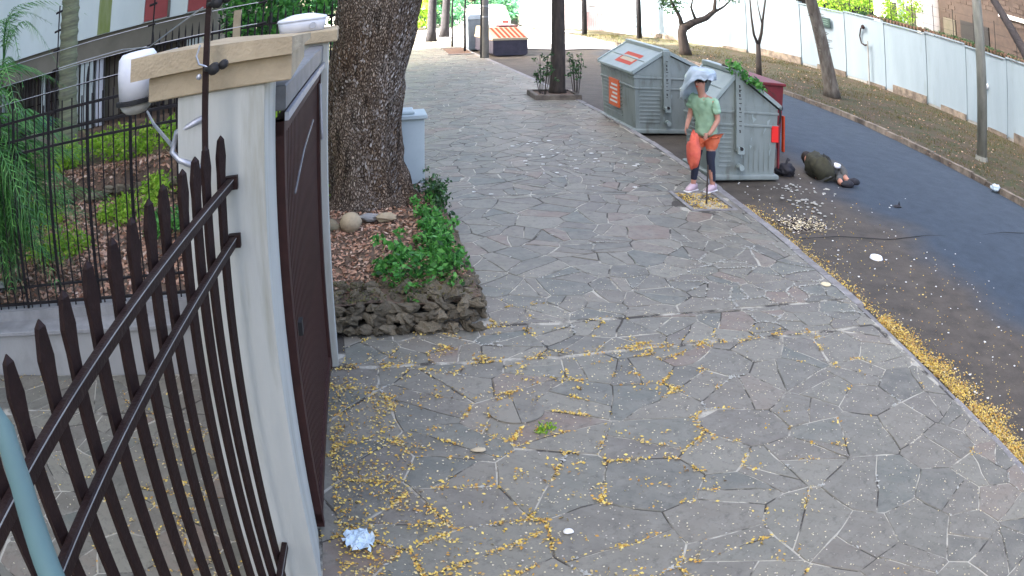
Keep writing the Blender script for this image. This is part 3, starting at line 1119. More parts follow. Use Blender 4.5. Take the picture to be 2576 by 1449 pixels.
for z, t in ((.62, .012), (.80, .010), (2.19, .012), (2.33, .014), (2.53, .014)):
    MB().box(-6.2, -.46, -.016, .016, z - t, z + t).build('rail', 'black_iron', f2)
# electric wires on stand-offs above it
ew = thing('electric_fence', 'thin pale electric fence wires on pegged rods above the garden fence', 'electric fence', (0, 7.37, 0))
for x in (-4.6, -3.05, -1.9, -.8):
    mb = MB()
    mb.tube([(x, -.03, 2.5), (x + .02, -.03, 3.1), (x + .04, -.12, 3.62)], .008, 6)
    for z in (2.75, 2.95, 3.15, 3.35, 3.55):
        mb.tube([(x - .03, -.05, z), (x + .05, -.05, z + .01)], .014, 6)
    mb.build('rod', 'black_iron', ew)
for z in (2.76, 2.96, 3.16):
    MB().tube([(-6, -.05, z), (-3.05, -.06, z - .02), (-.8, -.05, z)], .0035, 4).build('wire', 'galv', ew)
MB().tube([(-.1 - .6, -3.62, 3.23), (-1.4, -2.0, 3.02), (-2.2, -.1, 2.98), (-3.05, -.05, 2.96)], .005, 5).build('feed_wire', 'galv', ew)

gz = lambda x, y: .5 + .02 * (y - 7.4) + .05 * noise.noise(Vector((x, y, 0)))
grid_sheet('garden_soil', [-9 + .45 * k for k in range(20)], [7.42 + .5 * k for k in range(26)], gz, 'soil')
mound = thing('garden_terrace', 'raised earth terrace with mossy stone face under the lime hedge', 'terrace', (0, 0, 0))
mb = MB()
xs = [-5.6 + .25 * k for k in range(21)]
vs, fs = [], []
prof = [(11.7, .45), (11.8, .85), (12.0, .98), (12.6, 1.06), (13.6, 1.1)]
for i, x in enumerate(xs):
    for j, (yy, zz) in enumerate(prof):
        q = noise.noise(Vector((x * 2, yy * 2, 1))) * .09
        vs.append((x, yy + q, zz + q))
for i in range(len(xs) - 1):
    for j in range(4):
        k = i * 5 + j
        fs.append((k, k + 5, k + 6, k + 1))
mb.add(vs, fs)
mb.build('earth_bank', 'soil', mound, smooth=True)
for k in range(26):
    x = -5.5 + k * .19
    MB().blob((0, 0, 0), (.11, .08, rnd.uniform(.06, .12)), k, .5).build('stone', 'stone', mound, loc=(x, 11.72 + rnd.uniform(-.04, .04), .52 + rnd.uniform(0, .3)))
C = [(rnd.uniform(-5.2, -.7), rnd.uniform(12.0, 12.9), 1.08 + rnd.uniform(0, .34)) for _ in range(110)]
tag(quads('hedge', leaf_quads(clumps(C, 46, .19), .075), 'lime'), 'bright lime green low hedge on top of the garden terrace', 'hedge')
P = np.array([(x, y, gz(x, y) + .015) for x, y in zip(rng.uniform(-7, -.6, 9000), rng.uniform(7.5, 12, 9000))])
tag(quads('garden_leaf_litter', leaf_quads(P, .085, flat=.6), 'leaf_b'), 'brown and pinkish fallen leaves covering the garden soil', 'leaf litter', kind='stuff')
P = np.array([(x, 11.75 + abs(rnd.gauss(0, .25)), rnd.uniform(.5, 1.05)) for x in rng.uniform(-5.5, -.8, 3500)])
P[:, 2] = np.where(P[:, 1] < 12, P[:, 2], 1.02)
tag(quads('terrace_leaf_litter', leaf_quads(P, .08, flat=.3), 'leaf_b'), 'dry leaves caught on the terrace face below the hedge', 'leaf litter', kind='stuff')


def bush(name, label, x, y, z, r, nc, per, m, size, hgt=None, group=None, stems=True):
    t = thing(name, label, 'shrub', (x, y, z), 0, group)
    C_ = []
    hgt = hgt or r
    for _ in range(nc):
        a_ = rnd.uniform(0, 6.28)
        q = r * math.sqrt(rnd.random())
        C_.append((q * math.cos(a_), q * math.sin(a_), rnd.uniform(.15, 1) * hgt * (1 - .5 * q / r)))
    quads('leaves', leaf_quads(clumps(C_, per, r * .28 + .03), size), m, t)
    if stems:
        sb = MB()
        for c in C_[:14]:
            sb.tube([(c[0] * .2, c[1] * .2, 0), (c[0] * .6, c[1] * .6, c[2] * .6), c], [.012, .009, .004], 5)
        sb.build('stems', 'thin_bark', t)['kind'] = 'stuff'
    return t


for k, (x, y, r, m, lab) in enumerate([(-3.15, 10.6, .45, 'lime', 'lime green clump of ground cover in the middle of the garden leaf litter'),
                                      (-4.9, 10.6, .5, 'lime', 'yellowish green clump growing beside the foot of the ringed palm trunk'),
                                      (-5.6, 12.0, .6, 'lime', 'broad lime clump against the terrace left of the palm trunk'),
                                      (-2.3, 9.6, .32, 'green', 'small green plant among leaves close behind the garden fence'),
                                      (-.62, 10.3, .33, 'lime', 'small lime green plant squeezed between white pillar and big tree'),
                                      (-1.6, 11.2, .35, 'lime', 'lime green tuft near the terrace behind the near pillar'),
                                      (-3.9, 9.3, .5, 'lime', 'wide lime green plant low behind the garden fence near the feathery palm'),
                                      (-2.6, 11.3, .5, 'lime', 'lime green plant right under the earth terrace in the middle'),
                                      (-6.6, 10.8, .6, 'green', 'green shrub at the edge of the garden under the palm fronds')]):
    bush('garden_plant', lab, x, y, gz(x, y), r, 26, 34, m, .07, .34, 'low plants in the garden')
for k, (x, y, s_) in enumerate([(-5.1, 8.2, .14), (-4.75, 8.4, .11), (-5.0, 8.75, .12), (-4.5, 8.1, .1), (-2.0, 10.9, .09)]):
    o = MB().blob((0, 0, 0), (s_, s_ * .8, s_ * .7), k + 40, .5).build('rock', 'concrete', loc=(x, y, gz(x, y) + s_ * .4))
    tag(o, ['largest pale rock lying in the garden left corner', 'second pale rock beside the largest one in the garden', 'pale rock behind the other garden rocks',
            'small pale rock nearest the garden fence', 'lone pale stone near the terrace'][k], 'rock', 'pale rocks in the garden')

# palm with ringed trunk
pt = thing('palm_tree', 'palm with slender ringed grey-green trunk rising behind the garden fence', 'palm tree', (-5.0, 12.9, .5))
mb = MB()
n = 90
ring = []
for i in range(n + 1):
    z = 6.5 * i / n
    rr = .20 + .05 * math.exp(-z * 2) - .006 * z + (.022 if i % 3 == 0 else 0)
    ring.append([((rr) * math.cos(2 * math.pi * k / 16) - .03 * z, (rr) * math.sin(2 * math.pi * k / 16), z) for k in range(16)])
mb.loft(ring)
palmbark = mat('ringed_palm_bark', (.21, .23, .13), (.13, .13, .09), scale=10, bump=.6, bscale=30, stretch=(.3, .3, 3))
mb.build('trunk', palmbark, pt, smooth=True)


def frond(L_, rise, droop, m, nleaf=34, ll=.42, width=.022, vdroop=.35, name='frond', rach='palm'):
    """a feather leaf in the xz plane from the origin, leaflets both sides"""
    P_, Q = [], []
    for i in range(nleaf + 1):
        t = i / nleaf
        P_.append(np.array((L_ * t * (1 - .15 * t), 0, rise * math.sin(t * math.pi * .62) - droop * t ** 3)))
    V = []
    for i in range(3, nleaf + 1):
        t = i / nleaf
        l_ = ll * math.sin(math.pi * (.12 + .83 * t)) ** .7
        tan = P_[i] - P_[i - 1]
        tan /= np.linalg.norm(tan)
        for sgn in (-1, 1):
            a_ = .75 + rnd.uniform(-.15, .15)
            d = tan * math.cos(a_) + np.array((0, sgn, 0)) * math.sin(a_)
            mid_ = P_[i] + d * l_ * .5 + np.array((0, 0, .02 - vdroop * l_ * .15))
            end = P_[i] + d * l_ + np.array((0, 0, -vdroop * l_))
            wv = tan * width * .5
            V.append([P_[i] - wv * .4, P_[i] + wv * .4, mid_ + wv, mid_ - wv])
            V.append([mid_ - wv, mid_ + wv, end + wv * .1, end - wv * .1])
        # rachis
    for i in range(nleaf):
        q = np.array((0, .011 * (1 - i / nleaf) + .003, 0))
        V.append([P_[i] - q, P_[i] + q, P_[i + 1] + q, P_[i + 1] - q])
    return np.array(V)


def place_frond(V, yaw_, pitch_, o=(0, 0, 0)):
    R1 = np.array(Matrix.Rotation(yaw_, 3, 'Z') @ Matrix.Rotation(-pitch_, 3, 'Y'))
    return V @ R1.T + np.array(o)


for k in range(16):
    quads('frond', place_frond(frond(2.4, 1.0, 1.6, 'palm', 30, .5, .04), k * 2.4, .3 + .35 * (k % 3), (-.2, 0, 6.6)), 'palm', pt)
# feathery clumping palm on the left edge
ap = thing('feathery_palm', 'feathery dark green clumping palm with drooping fronds at the left edge of the garden', 'palm', (-4.35, 8.3, .5))
fr_specs = []
for k in range(30):
    fr_specs.append((rnd.uniform(-1.2, 1.4) if k < 20 else rnd.uniform(0, 6.28), rnd.uniform(.55, 1.25), rnd.uniform(1.0, 1.9), rnd.uniform(.0, .9)))
for (yw, pc, L_, z0) in fr_specs:
    quads('frond', place_frond(frond(L_, .45, .95, 'palm', 32, .34, .02, .75), yw - .5, pc * .8, (rnd.uniform(-.15, .15), rnd.uniform(-.15, .15), z0)), 'palm', ap)
for k in range(22):
    yw, L_ = rnd.uniform(-1.5, .9), rnd.uniform(1.0, 1.7)
    quads('frond', place_frond(frond(L_, .35, 1.35, 'palm', 30, .36, .024, .95), yw, rnd.uniform(.1, .75), (rnd.uniform(-.5, .1), rnd.uniform(-.6, .1), rnd.uniform(.9, 2.2))), 'palm', ap)
mb = MB()
for k in range(7):
    a_ = k * .9
    mb.tube([(.12 * math.cos(a_), .12 * math.sin(a_), -.1), (.16 * math.cos(a_), .16 * math.sin(a_), 1.0), (.3 * math.cos(a_), .3 * math.sin(a_), 1.9)], [.03, .025, .015], 7)
mb.build('canes', palmbark, ap, smooth=True)
# tall thin palm whose arching fronds show dark against the flats
ap2 = thing('arching_palm', 'thin palm with sparse dark arching fronds in front of the white flats', 'palm', (-4.75, 8.9, .5))
MB().tube([(0, 0, 0), (.05, 0, 1.5), (.1, 0, 2.75)], [.03, .025, .02], 7).build('stem', 'thin_bark', ap2)
for k, (yw, pc, L_) in enumerate([(-.4, .9, 1.25), (.3, .75, 1.35), (-1.0, .9, 1.0), (1.2, .9, 1.1), (.0, .4, .95), (2.6, .8, 1.1), (-.7, .35, .8)]):
    quads('frond', place_frond(frond(L_, .55, 1.15, 'palm', 22, .16, .014, 1.0), yw, pc, (.1, 0, 2.7)), 'palm', ap2)

# back fence and greenery between flats and tree
f3 = thing('back_fence', 'black spiked iron fence in front of the dense green trees beyond the pillar', 'fence', (0, 12.95, 0))
sp = MB().tube([(0, 0, 1.0), (0, 0, 2.82), (0, 0, 2.95)], [.016, .016, .003], 5).mesh('bar', 'black_iron')
for k in range(26):
    inst('bar', sp, f3, (-3.3 + .12 * k, 0, 0))
for z in (1.3, 2.7):
    MB().box(-3.4, -.2, -.014, .014, z - .015, z + .015).build('rail', 'black_iron', f3)
MB().box(-1.86, -1.74, -.06, .06, .9, 3.02).build('post', 'cap', f3)


def tree(name, label, x, y, pts, radii, bark, crown, m, size, per, spread, group=None, z0=0, limbs=(), nseg=10):
    t = thing(name, label, 'tree', (x, y, z0), 0, group)
    MB().tube(pts, radii, nseg).build('trunk', bark, t, smooth=True)
    if limbs:
        lb = MB()
        for l_ in limbs:
            rr = l_[-1]
            lb.tube(l_[:-1], [rr * (1 - .75 * i / (len(l_) - 2)) for i in range(len(l_) - 1)], 7)
        lb.build('limbs', bark, t, smooth=True)
    if crown:
        quads('crown', leaf_quads(clumps(crown, per, spread), size), m, t)
    return t


def crown_pts(c, r, n_, hole=.3):
    out = []
    while len(out) < n_:
        d = Vector((rnd.gauss(0, 1), rnd.gauss(0, 1), rnd.gauss(0, 1))).normalized() * (rnd.uniform(hole, 1) ** .6)
        out.append((c[0] + d.x * r[0], c[1] + d.y * r[1], c[2] + d.z * r[2]))
    return out


labs = ['slim pale-stemmed tree with dense mid green leaves beyond the spiked fence', 'dense dark green tree behind the electric fence post', 'leafy green tree just left of the big trunk, past the spiked fence', 'tall dense green tree furthest back between flats and big trunk']
for k, (x, y) in enumerate([(-1.5, 15.0), (-1.95, 17.6), (-.9, 16.6), (-2.2, 19.8)]):
    tree('garden_tree', labs[k], x, y, [(0, 0, 0), (.05, 0, 2), (0, .05, 4), (.1, 0, 5.5)], [.06, .05, .045, .02], 'grey_bark',
         crown_pts((0, 0, 2.9), (.72, .8, 2.4), 80), 'dark_green' if k % 2 else 'green', .13, 46, .36, 'trees behind the spiked fence')

# ------------------------------------------------------------------ flats on the left (they shade the street)
fl_ = thing('apartment_building', 'white block of flats with red and ochre panels over a recessed barred ground floor', 'building', (0, 0, 0))
mb = MB()
mb.box(-26, -3.25, 19.0, 29.6, 3.08, 32)
mb.build('upper_wall', 'facade', fl_)
MB().box(-26, -3.3, 19.12, 29.5, 2.45, 3.075).build('fascia_beam', 'beige', fl_)
MB().box(-26, -3.6, 19.9, 29.4, -.3, 2.445).build('ground_floor_wall', 'beige', fl_)
M['moss'] = mat('green_streak', (.20, .25, .07), (.30, .34, .17), scale=2, stretch=(3, 1, .4))
MB().box(-6.55, -6.15, 18.992, 18.999, 3.09, 5.0).build('mossy_streak', 'moss', fl_)
for x in (-6.9, -3.75, -10.2):
    MB().box(x - .2, x + .2, 19.2, 19.6, -.3, 2.445).build('column', 'facade', fl_)
MB().box(-6.62, -6.4, 19.3, 19.5, -.3, 2.442).build('drainpipe', 'white', fl_)
for x0, m in ((-5.13, 'red_panel'), (-3.93, 'red_panel'), (-7.7, 'red_panel'), (-9.0, 'red_panel')):
    if x0 > -6:
        MB().box(x0, x0 + .64, 18.955, 19.0, 3.12, 3.92).build('panel', m, fl_)
        MB().box(x0, x0 + .64, 18.955, 19.0, 3.95, 4.6).build('panel', 'yellow_panel', fl_)
        MB().box(x0 - .07, x0 - .01, 18.93, 19.0, 3.1, 4.65).build('fin', 'facade', fl_)
        MB().box(x0 + .65, x0 + .71, 18.93, 19.0, 3.1, 4.65).build('fin', 'window', fl_)
for zf in (6, 9, 12, 15, 18, 21):
    for x in (-5.4, -8.4, -11.4, -14.4, -17.4):
        f = MB().box(x, x + 1.5, 18.96, 19.0, zf, zf + 1.3).build('window', 'window', fl_)
for x in (-9.6, -8.9, -8.2, -6.0, -5.3):
    f = MB().box(x, x + .6, 19.84, 19.9, .9, 2.45).build('window', 'window', fl_)
    g = MB()
    for q in range(6):
        g.box(x + .02 + q * .11, x + .035 + q * .11, 19.78, 19.80, .8, 2.55)
    for z in (.85, 1.6, 2.5):
        g.box(x, x + .6, 19.78, 19.80, z, z + .03)
    g.build('grille', 'iron', f)
gb = MB().box(-.012, .012, -.012, .012, .55, 2.44).mesh('grille_bar', 'iron')
for k in range(44):
    inst('grille_bar', gb, fl_, (-10.6 + .16 * k, 19.05, 0))
for z in (.9, 1.9):
    MB().box(-10.7, -3.6, 19.035, 19.065, z, z + .03).build('grille_rail', 'iron', fl_)
for x in (-10.4, -8.6, -7.4):
    MB().box(x, x + .12, 19.5, 19.6, .3, 2.44).build('mullion', 'facade', fl_)
# unseen tall block added left of the driveway to keep sun off the street
fb = thing('added_shade_block', 'added unseen tall white block that shades the street from the left', 'building', (0, 0, 0))
MB().box(-30, -12.5, -16, 18.5, -.3, 40).build('wall', 'facade', fb)
for zf in range(1, 29, 3):
    for yy in range(-14, 17, 3):
        MB().box(-12.52, -12.46, yy, yy + 1.5, zf, zf + 1.3).build('window', 'window', fb)
# blue and white sack behind the bars
sk = tag(MB().blob((0, 0, 0), (.3, .25, .2), 5, .5).build('sack', 'blue', loc=(-7.6, 17.5, 1.25), smooth=True), 'blue and white bundle on the ledge behind the garden bars', 'bundle')
MB().box(-8.4, -6.9, 17.2, 17.9, -.3, 1.08).build('low_wall', 'beige')
tag(bpy.data.objects['low_wall'], 'low beige wall in front of the barred ground floor', 'wall')

# ------------------------------------------------------------------ tree bed
bed = thing('tree_bed', 'raised soil bed with rough dark stone edging around the big tree', 'planting bed', (0, 0, 0))
bz = lambda x, y: .20 + .05 * noise.noise(Vector((x * 2, y * 2, 5))) + .03 * (y > 10.5)
mb = MB()
xs = [-.44 + .1 * k for k in range(17)]
ys = [7.85 + .15 * k for k in range(31)]
vs = [(min(x, 1.14), y, bz(x, y)) for y in ys for x in xs]
fs = [(j * 17 + i, j * 17 + i + 1, (j + 1) * 17 + i + 1, (j + 1) * 17 + i) for j in range(30) for i in range(16)]
mb.add(vs, fs)
mb.build('soil', 'soil', bed, smooth=True)
sm_ = [MB().blob((0, 0, 0), (1, .8, .62), 60 + k, .75, 12, 8, freq=1.3).mesh('stone', 'stone') for k in range(6)]
for row, (yy, zz, cnt) in enumerate([(7.66, .045, 15), (7.72, .115, 15), (7.80, .175, 14), (7.94, .205, 13), (8.08, .215, 12), (8.24, .22, 10)]):
    for k in range(cnt):
        x = -.32 + 1.42 * (k + .5) / cnt + rnd.uniform(-.03, .03)
        s_ = rnd.uniform(.05, .085)
        inst('stone', sm_[rnd.randrange(6)], bed, (x, yy + rnd.uniform(-.02, .02) - .04 * (x - .5), zz + rnd.uniform(-.02, .02)), (rnd.uniform(-.3, .3), rnd.uniform(-.3, .3), rnd.uniform(0, 6.28)), (s_ * 1.15, s_, s_ * .95))
for k in range(36):
    s_ = rnd.uniform(.045, .075)
    for row in range(2 if k < 22 else 1):
        inst('stone', sm_[rnd.randrange(6)], bed, (1.15 + rnd.uniform(-.012, .012), 7.9 + k * .115, .05 + .1 * row), (0, 0, 1.57 + rnd.uniform(-.4, .4)), (s_ * 1.1, s_ * .8, s_))
P = np.array([(x, y, bz(x, y) + .015) for x, y in zip(rng.uniform(-.35, 1.1, 4200), rng.uniform(8.2, 12.0, 4200))])
tag(quads('bed_leaf_litter', leaf_quads(P, .055, flat=.6), 'leaf_b'), 'reddish brown dead leaves covering the soil of the tree bed', 'leaf litter', kind='stuff')
P = np.array([(x, y, .26 + .03) for x, y in zip(rng.uniform(-.3, 1.1, 500), rng.uniform(7.7, 8.3, 500))])
tag(quads('edging_moss', leaf_quads(P, .03, flat=.4), 'dry'), 'bits of moss and straw on the dark stone edging', 'moss', kind='stuff')
tag(MB().blob((0, 0, 0), (.13, .12, .115), 3, .12, 16, 11).build('rock', 'cap', loc=(-.01, 10.15, .31), smooth=True), 'round tan boulder at the foot of the big tree', 'rock')
tag(MB().blob((0, 0, 0), (.13, .10, .08), 8, .4, 12, 8).build('rock', 'stone', loc=(-.25, 10.2, .26), smooth=True), 'dark grey rock left of the round tan boulder', 'rock')
for k, (x, y, s_, l_) in enumerate([(.22, 10.45, .11, 'flat grey stone against the big tree roots'), (.42, 10.4, .12, 'brown flat stone right beside the grey one at the roots'), (.95, 11.6, .12, 'pale flat stone at the foot of the white post')]):
    tag(MB().blob((0, 0, 0), (s_, s_ * .7, s_ * .45), 70 + k, .5).build('flat_stone', 'concrete' if k != 1 else 'cap', loc=(x, y, .27)), l_, 'stone', 'flat stones at the tree foot')

# big tree
big = thing('big_tree', 'massive old tree with flaking grey-brown bark leaning over the pavement', 'tree', (.2, 11.35, .1))
NR, NH = 140, 230
prof = [(-.1, .70, .0), (.05, .62, .0), (.3, .51, -.01), (.65, .46, -.03), (1.1, .475, -.05), (1.7, .49, 0.0), (2.4, .52, .09), (3.0, .535, .14), (4.0, .5, .26), (5.5, .42, .45)]


def pr(z, col):
    for a_, b_ in zip(prof, prof[1:]):
        if a_[0] <= z <= b_[0]:
            t = (z - a_[0]) / (b_[0] - a_[0])
            t = t * t * (3 - 2 * t)
            return a_[col] + (b_[col] - a_[col]) * t
    return prof[-1][col]


V, F = [], []
for i in range(NH + 1):
    z = -.1 + 5.6 * (i / NH) ** 1.15
    R0, ox = pr(z, 1), pr(z, 2)
    fl0 = math.exp(-max(z, 0) * 3.2)
    for k in range(NR):
        a_ = 2 * math.pi * k / NR
        r_ = R0 * (1 + .05 * math.sin(3 * a_ + .6) + .03 * math.sin(5 * a_ + z * .5))
        r_ += fl0 * (.16 * max(0, math.cos(a_ * 1 + .15)) ** 6 + .10 * max(0, math.cos(a_ * 3 + 1.0)) ** 3)
        q = Vector((math.cos(a_) * 6, math.sin(a_) * 6, z * 3.2))
        r_ += .022 * noise.noise(q * 1.2) + .016 * noise.noise(Vector((math.cos(a_) * 14, math.sin(a_) * 14, z * 6)))
        r_ += .035 * noise.noise(Vector((math.cos(a_) * 2, math.sin(a_) * 2, z * .8)))
        V.append((ox + r_ * math.cos(a_), r_ * math.sin(a_), z))
for i in range(NH):
    for k in range(NR):
        j = (k + 1) % NR
        F.append((i * NR + k, i * NR + j, (i + 1) * NR + j, (i + 1) * NR + k))
MB().add(V, F).build('trunk', 'bark', big, smooth=True)
# loose bark plates that catch the light
C = []
nb = 2600
zz = rng.uniform(.15, 3.6, nb)
aa = rng.uniform(math.pi, 2 * math.pi, nb)
Rr = np.array([pr(z, 1) for z in zz]) + .004
ox = np.array([pr(z, 2) for z in zz])
Cn = np.stack([ox + Rr * np.cos(aa), Rr * np.sin(aa), zz], 1)
tn = np.stack([-np.sin(aa), np.cos(aa), np.zeros(nb)], 1)
nn = np.stack([np.cos(aa), np.sin(aa), np.zeros(nb)], 1)
hh = rng.uniform(.012, .034, nb)[:, None] * np.array([[0, 0, 1.]]) + nn * .006
ww = tn * rng.uniform(.008, .018, nb)[:, None]
M['plate'] = ramp_mat('bark_plates', [(0, (.27, .23, .19)), (.4, (.18, .145, .12)), (.75, (.38, .34, .30)), (.95, (.52, .48, .43))], rough=.95)
pl = quads('bark_plates', np.stack([Cn - hh, Cn + ww + nn * .008, Cn + hh + nn * .012, Cn - ww + nn * .008], 1), 'plate', big)
pl['kind'] = 'stuff'
lb = MB()
for (dx, dy, dz, r0) in ((2.2, -1.2, 2.6, .26), (-2.0, .5, 3.0, .24), (.6, 2.4, 3.2, .24), (-.8, -2.6, 2.2, .2)):
    lb.tube([(.45, 0, 5.0), (.45 + dx * .4, dy * .4, 5.4 + dz * .45), (.45 + dx, dy, 5.4 + dz)], [r0 * 1.3, r0, r0 * .4], 10)
lb.build('limbs', 'bark', big, smooth=True)
quads('crown', leaf_quads(clumps(crown_pts((.5, 0, 9.3), (4.6, 4.6, 1.9), 110), 34, .6), .16), 'green', big)

# shrub along the bed edge
ms = thing('bed_shrub', 'bright green leafy shrub spilling over the pavement edge of the tree bed', 'shrub', (-.13, -.1, -.05))
C = []
for (x, y, z, r, n_) in [(.98, 8.7, .36, .22, 26), (.72, 8.5, .34, .24, 26), (1.02, 9.35, .36, .20, 20), (.6, 9.0, .30, .2, 16), (1.05, 9.9, .36, .16, 14), (1.0, 10.5, .38, .16, 12), (.42, 8.75, .28, .12, 7), (.9, 9.8, .3, .16, 10)]:
    for _ in range(n_):
        C.append((x + rnd.gauss(0, r * .6), y + rnd.gauss(0, r * .9), max(.24, z + rnd.gauss(0, r * .45))))
quads('leaves', leaf_quads(clumps(C, 24, .085), .062, aspect=.55), 'green', ms)
sb = MB()
for c in C[::5]:
    sb.tube([(c[0] * .7 + .28, c[1], .2), (c[0], c[1], c[2])], [.006, .003], 4)
sb.build('stems', 'thin_bark', ms)['kind'] = 'stuff'
ds = thing('dark_shrub', 'darker twiggy shrub against the right side of the white post', 'shrub', (0, 0, 0))
C = [(1.04 + rnd.gauss(0, .06), 11.0 + rnd.gauss(0, .4), .2 + rnd.uniform(0, .33)) for _ in range(46)]
quads('leaves', leaf_quads(clumps(C, 20, .075), .05), 'dark_green', ds)
sb = MB()
for c in C[::3]:
    sb.tube([(1.1, 11.2, .1), (c[0], c[1], c[2])], [.008, .003], 4)
sb.build('stems', 'thin_bark', ds)['kind'] = 'stuff'

# white post with cap beyond the tree
wp = thing('white_post', 'waist-high pale blue-grey rendered post with projecting cap behind the big tree', 'post', (0, 0, 0))
MB().box(.30, 1.01, 12.08, 12.5, -.05, 1.12, bev=.01).build('shaft', 'post_paint', wp)
MB().box(.26, 1.045, 12.02, 12.55, 1.122, 1.18, bev=.008).build('cap', 'post_paint', wp)
MB().box(.45, .88, 12.1, 12.5, 1.182, 1.225, bev=.012).build('cap_top', 'post_paint', wp)


# ------------------------------------------------------------------ waste containers
def container(name, label, x, y, rz, wd, ln, pk, group, e=1.26, p_=1.73):
    t = thing(name, label, 'waste container', (x, y, ROAD_Z), rz, group)
    z0 = .10
    tp = .05   # the body narrows towards its foot
    body = MB()
    A_ = [(tp, tp, z0), (wd - tp, tp, z0), (wd - tp, ln - tp, z0), (tp, ln - tp, z0)]
    B_ = [(0, 0, e), (wd, 0, e), (wd, ln, e), (0, ln, e)]
    body.add(A_ + B_, [(3, 2, 1, 0), (4, 5, 6, 7), (0, 1, 5, 4), (1, 2, 6, 5), (2, 3, 7, 6), (3, 0, 4, 7)])
    body.build('body', 'bin', t)
    for yy, d in ((0.0, 1), (ln, -1)):
        g = MB()
        pts = [(0.02, yy, e + .002), (wd - .02, yy, e + .002), (wd * pk, yy, p_ - .03)]
        pts += [(a_, b_ + .05 * d, c_) for a_, b_, c_ in pts]
        g.add(pts, [(0, 1, 2), (5, 4, 3), (0, 3, 4, 1), (1, 4, 5, 2), (2, 5, 3, 0)])
        g.build('gable', 'bin', t)
    # lids: two sloping thick leaves with raised rims
    for s0, s1 in ((-.05, 0), (0, 1)):
        pass
    for nm, xa, xb in (('lid', -.05, wd * pk), ('lid', wd + .05, wd * pk)):
        l_ = MB()
        za, zb = e - .01, p_
        th = .045
        y0, y1 = -.05, ln + .05
        l_.add([(xa, y0, za), (xa, y1, za), (xb, y1, zb), (xb, y0, zb), (xa, y0, za + th), (xa, y1, za + th), (xb, y1, zb + th), (xb, y0, zb + th)],
               [(0, 1, 2, 3), (7, 6, 5, 4), (0, 4, 5, 1), (1, 5, 6, 2), (2, 6, 7, 3), (3, 7, 4, 0)])
        ld = l_.build(nm, 'bin_lid', t)
        r_ = MB()
        for ya in (y0 - .002, y1 - .055):
            r_.add([(xa, ya, za + th), (xa, ya + .06, za + th), (xb, ya + .06, zb + th), (xb, ya, zb + th), (xa, ya, za + th + .035), (xa, ya + .06, za + th + .035), (xb, ya + .06, zb + th + .035), (xb, ya, zb + th + .035)],
                   [(0, 1, 2, 3), (7, 6, 5, 4), (0, 4, 5, 1), (1, 5, 6, 2), (2, 6, 7, 3), (3, 7, 4, 0)])
        xm0, xm1 = xa + (xb - xa) * .42, xa + (xb - xa) * .46
        zm0, zm1 = za + (zb - za) * .42, za + (zb - za) * .46
        r_.add([(xm0, y0, zm0 + th), (xm0, y1, zm0 + th), (xm1, y1, zm1 + th), (xm1, y0, zm1 + th), (xm0, y0, zm0 + th + .02), (xm0, y1, zm0 + th + .02), (xm1, y1, zm1 + th + .02), (xm1, y0, zm1 + th + .02)],
               [(0, 1, 2, 3), (7, 6, 5, 4), (0, 4, 5, 1), (1, 5, 6, 2), (2, 6, 7, 3), (3, 7, 4, 0)])
        r_.build('lid_rim', 'bin_lid', ld)
    MB().box(wd * pk - .07, wd * pk + .07, -.06, ln + .06, p_ + .0, p_ + .085, bev=.01).build('ridge', 'bin_lid', t)
    # lifting column on the end
    xc = wd * pk
    co = MB().box(xc - .075, xc + .075, -.085, -.0, .55, p_ + .04, bev=.008).build('lifting_column', 'bin', t)
    mk = MB()
    rr = random.Random(int(x * 100))
    for k in range(11):
        z = p_ - .18 - k * .075
        mk.box(xc - .025, xc + .025 * rr.choice((.2, 1)), -.088, -.0855, z, z + .014)
        mk.box(xc - .012 * rr.choice((-1, 1)) - .006, xc + .006, -.088, -.0855, z - .035, z)
    mk.build('stencilled_marks', 'dark', co)['kind'] = 'stuff'
    MB().box(xc - .06, xc + .06, -.13, -.087, .50, .62, bev=.01).build('bracket', 'bin_lid', t)
    MB().tube([(xc, -.15, .60), (xc, -.10, .60)], .03, 10).build('pin', 'dark', t)
    MB().tube([(xc + .02, -.12, .28), (xc + .02, -.0, .28)], .05, 10).build('pedal_hub', 'bin_lid', t)

    def fx0(z):
        return tp * (1 - (z - z0) / (e - z0))
    # ribs round the body
    for z in (1.19, .97):
        q = fx0(z)
        MB().box(q - .018, wd - q + .018, q - .022, ln - q + .022, z - .02, z + .02, bev=.006).build('band', 'bin', t)
    for k in range(9):
        z = .26 + k * .078
        q = fx0(z)
        r_ = MB()
        r_.box(.12, xc - .12, q - .014, q + .02, z, z + .028, bev=.004)
        r_.build('rib', 'bin', t)
        r_ = MB()
        r_.box(q - .014, q + .02, .75, ln - .12, z, z + .028, bev=.004)
        r_.build('rib', 'bin', t)
    if wd * (1 - pk) > .7:
        pass
    # end corrugation right of the column: vertical
    for k in range(6):
        xx = xc + .13 + k * (wd - xc - .2) / 6
        MB().box(xx, xx + .03, fx0(.5) - .008, .03, .2, .93, bev=.003).build('rib', 'bin', t)
    gr_ = MB()
    for k in range(16):
        gx, gz_, gw_ = rr.uniform(.08, wd - .1), rr.uniform(.25, 1.1), rr.uniform(.004, .012)
        q = fx0(gz_) - .012
        gr_.add([(gx, q, gz_), (gx + gw_, q, gz_ + .01), (gx + gw_ + rr.uniform(-.03, .06), q - .001, gz_ + rr.uniform(.04, .16)), (gx + rr.uniform(-.03, .05), q - .001, gz_ + rr.uniform(.04, .14))], [(0, 1, 2, 3)])
    gr_.build('scratches', 'bin_lid', t)['kind'] = 'stuff'
    MB().box(-.02, wd + .02, -.02, ln + .02, .05, .14, bev=.02).build('skirt', 'bin', t)
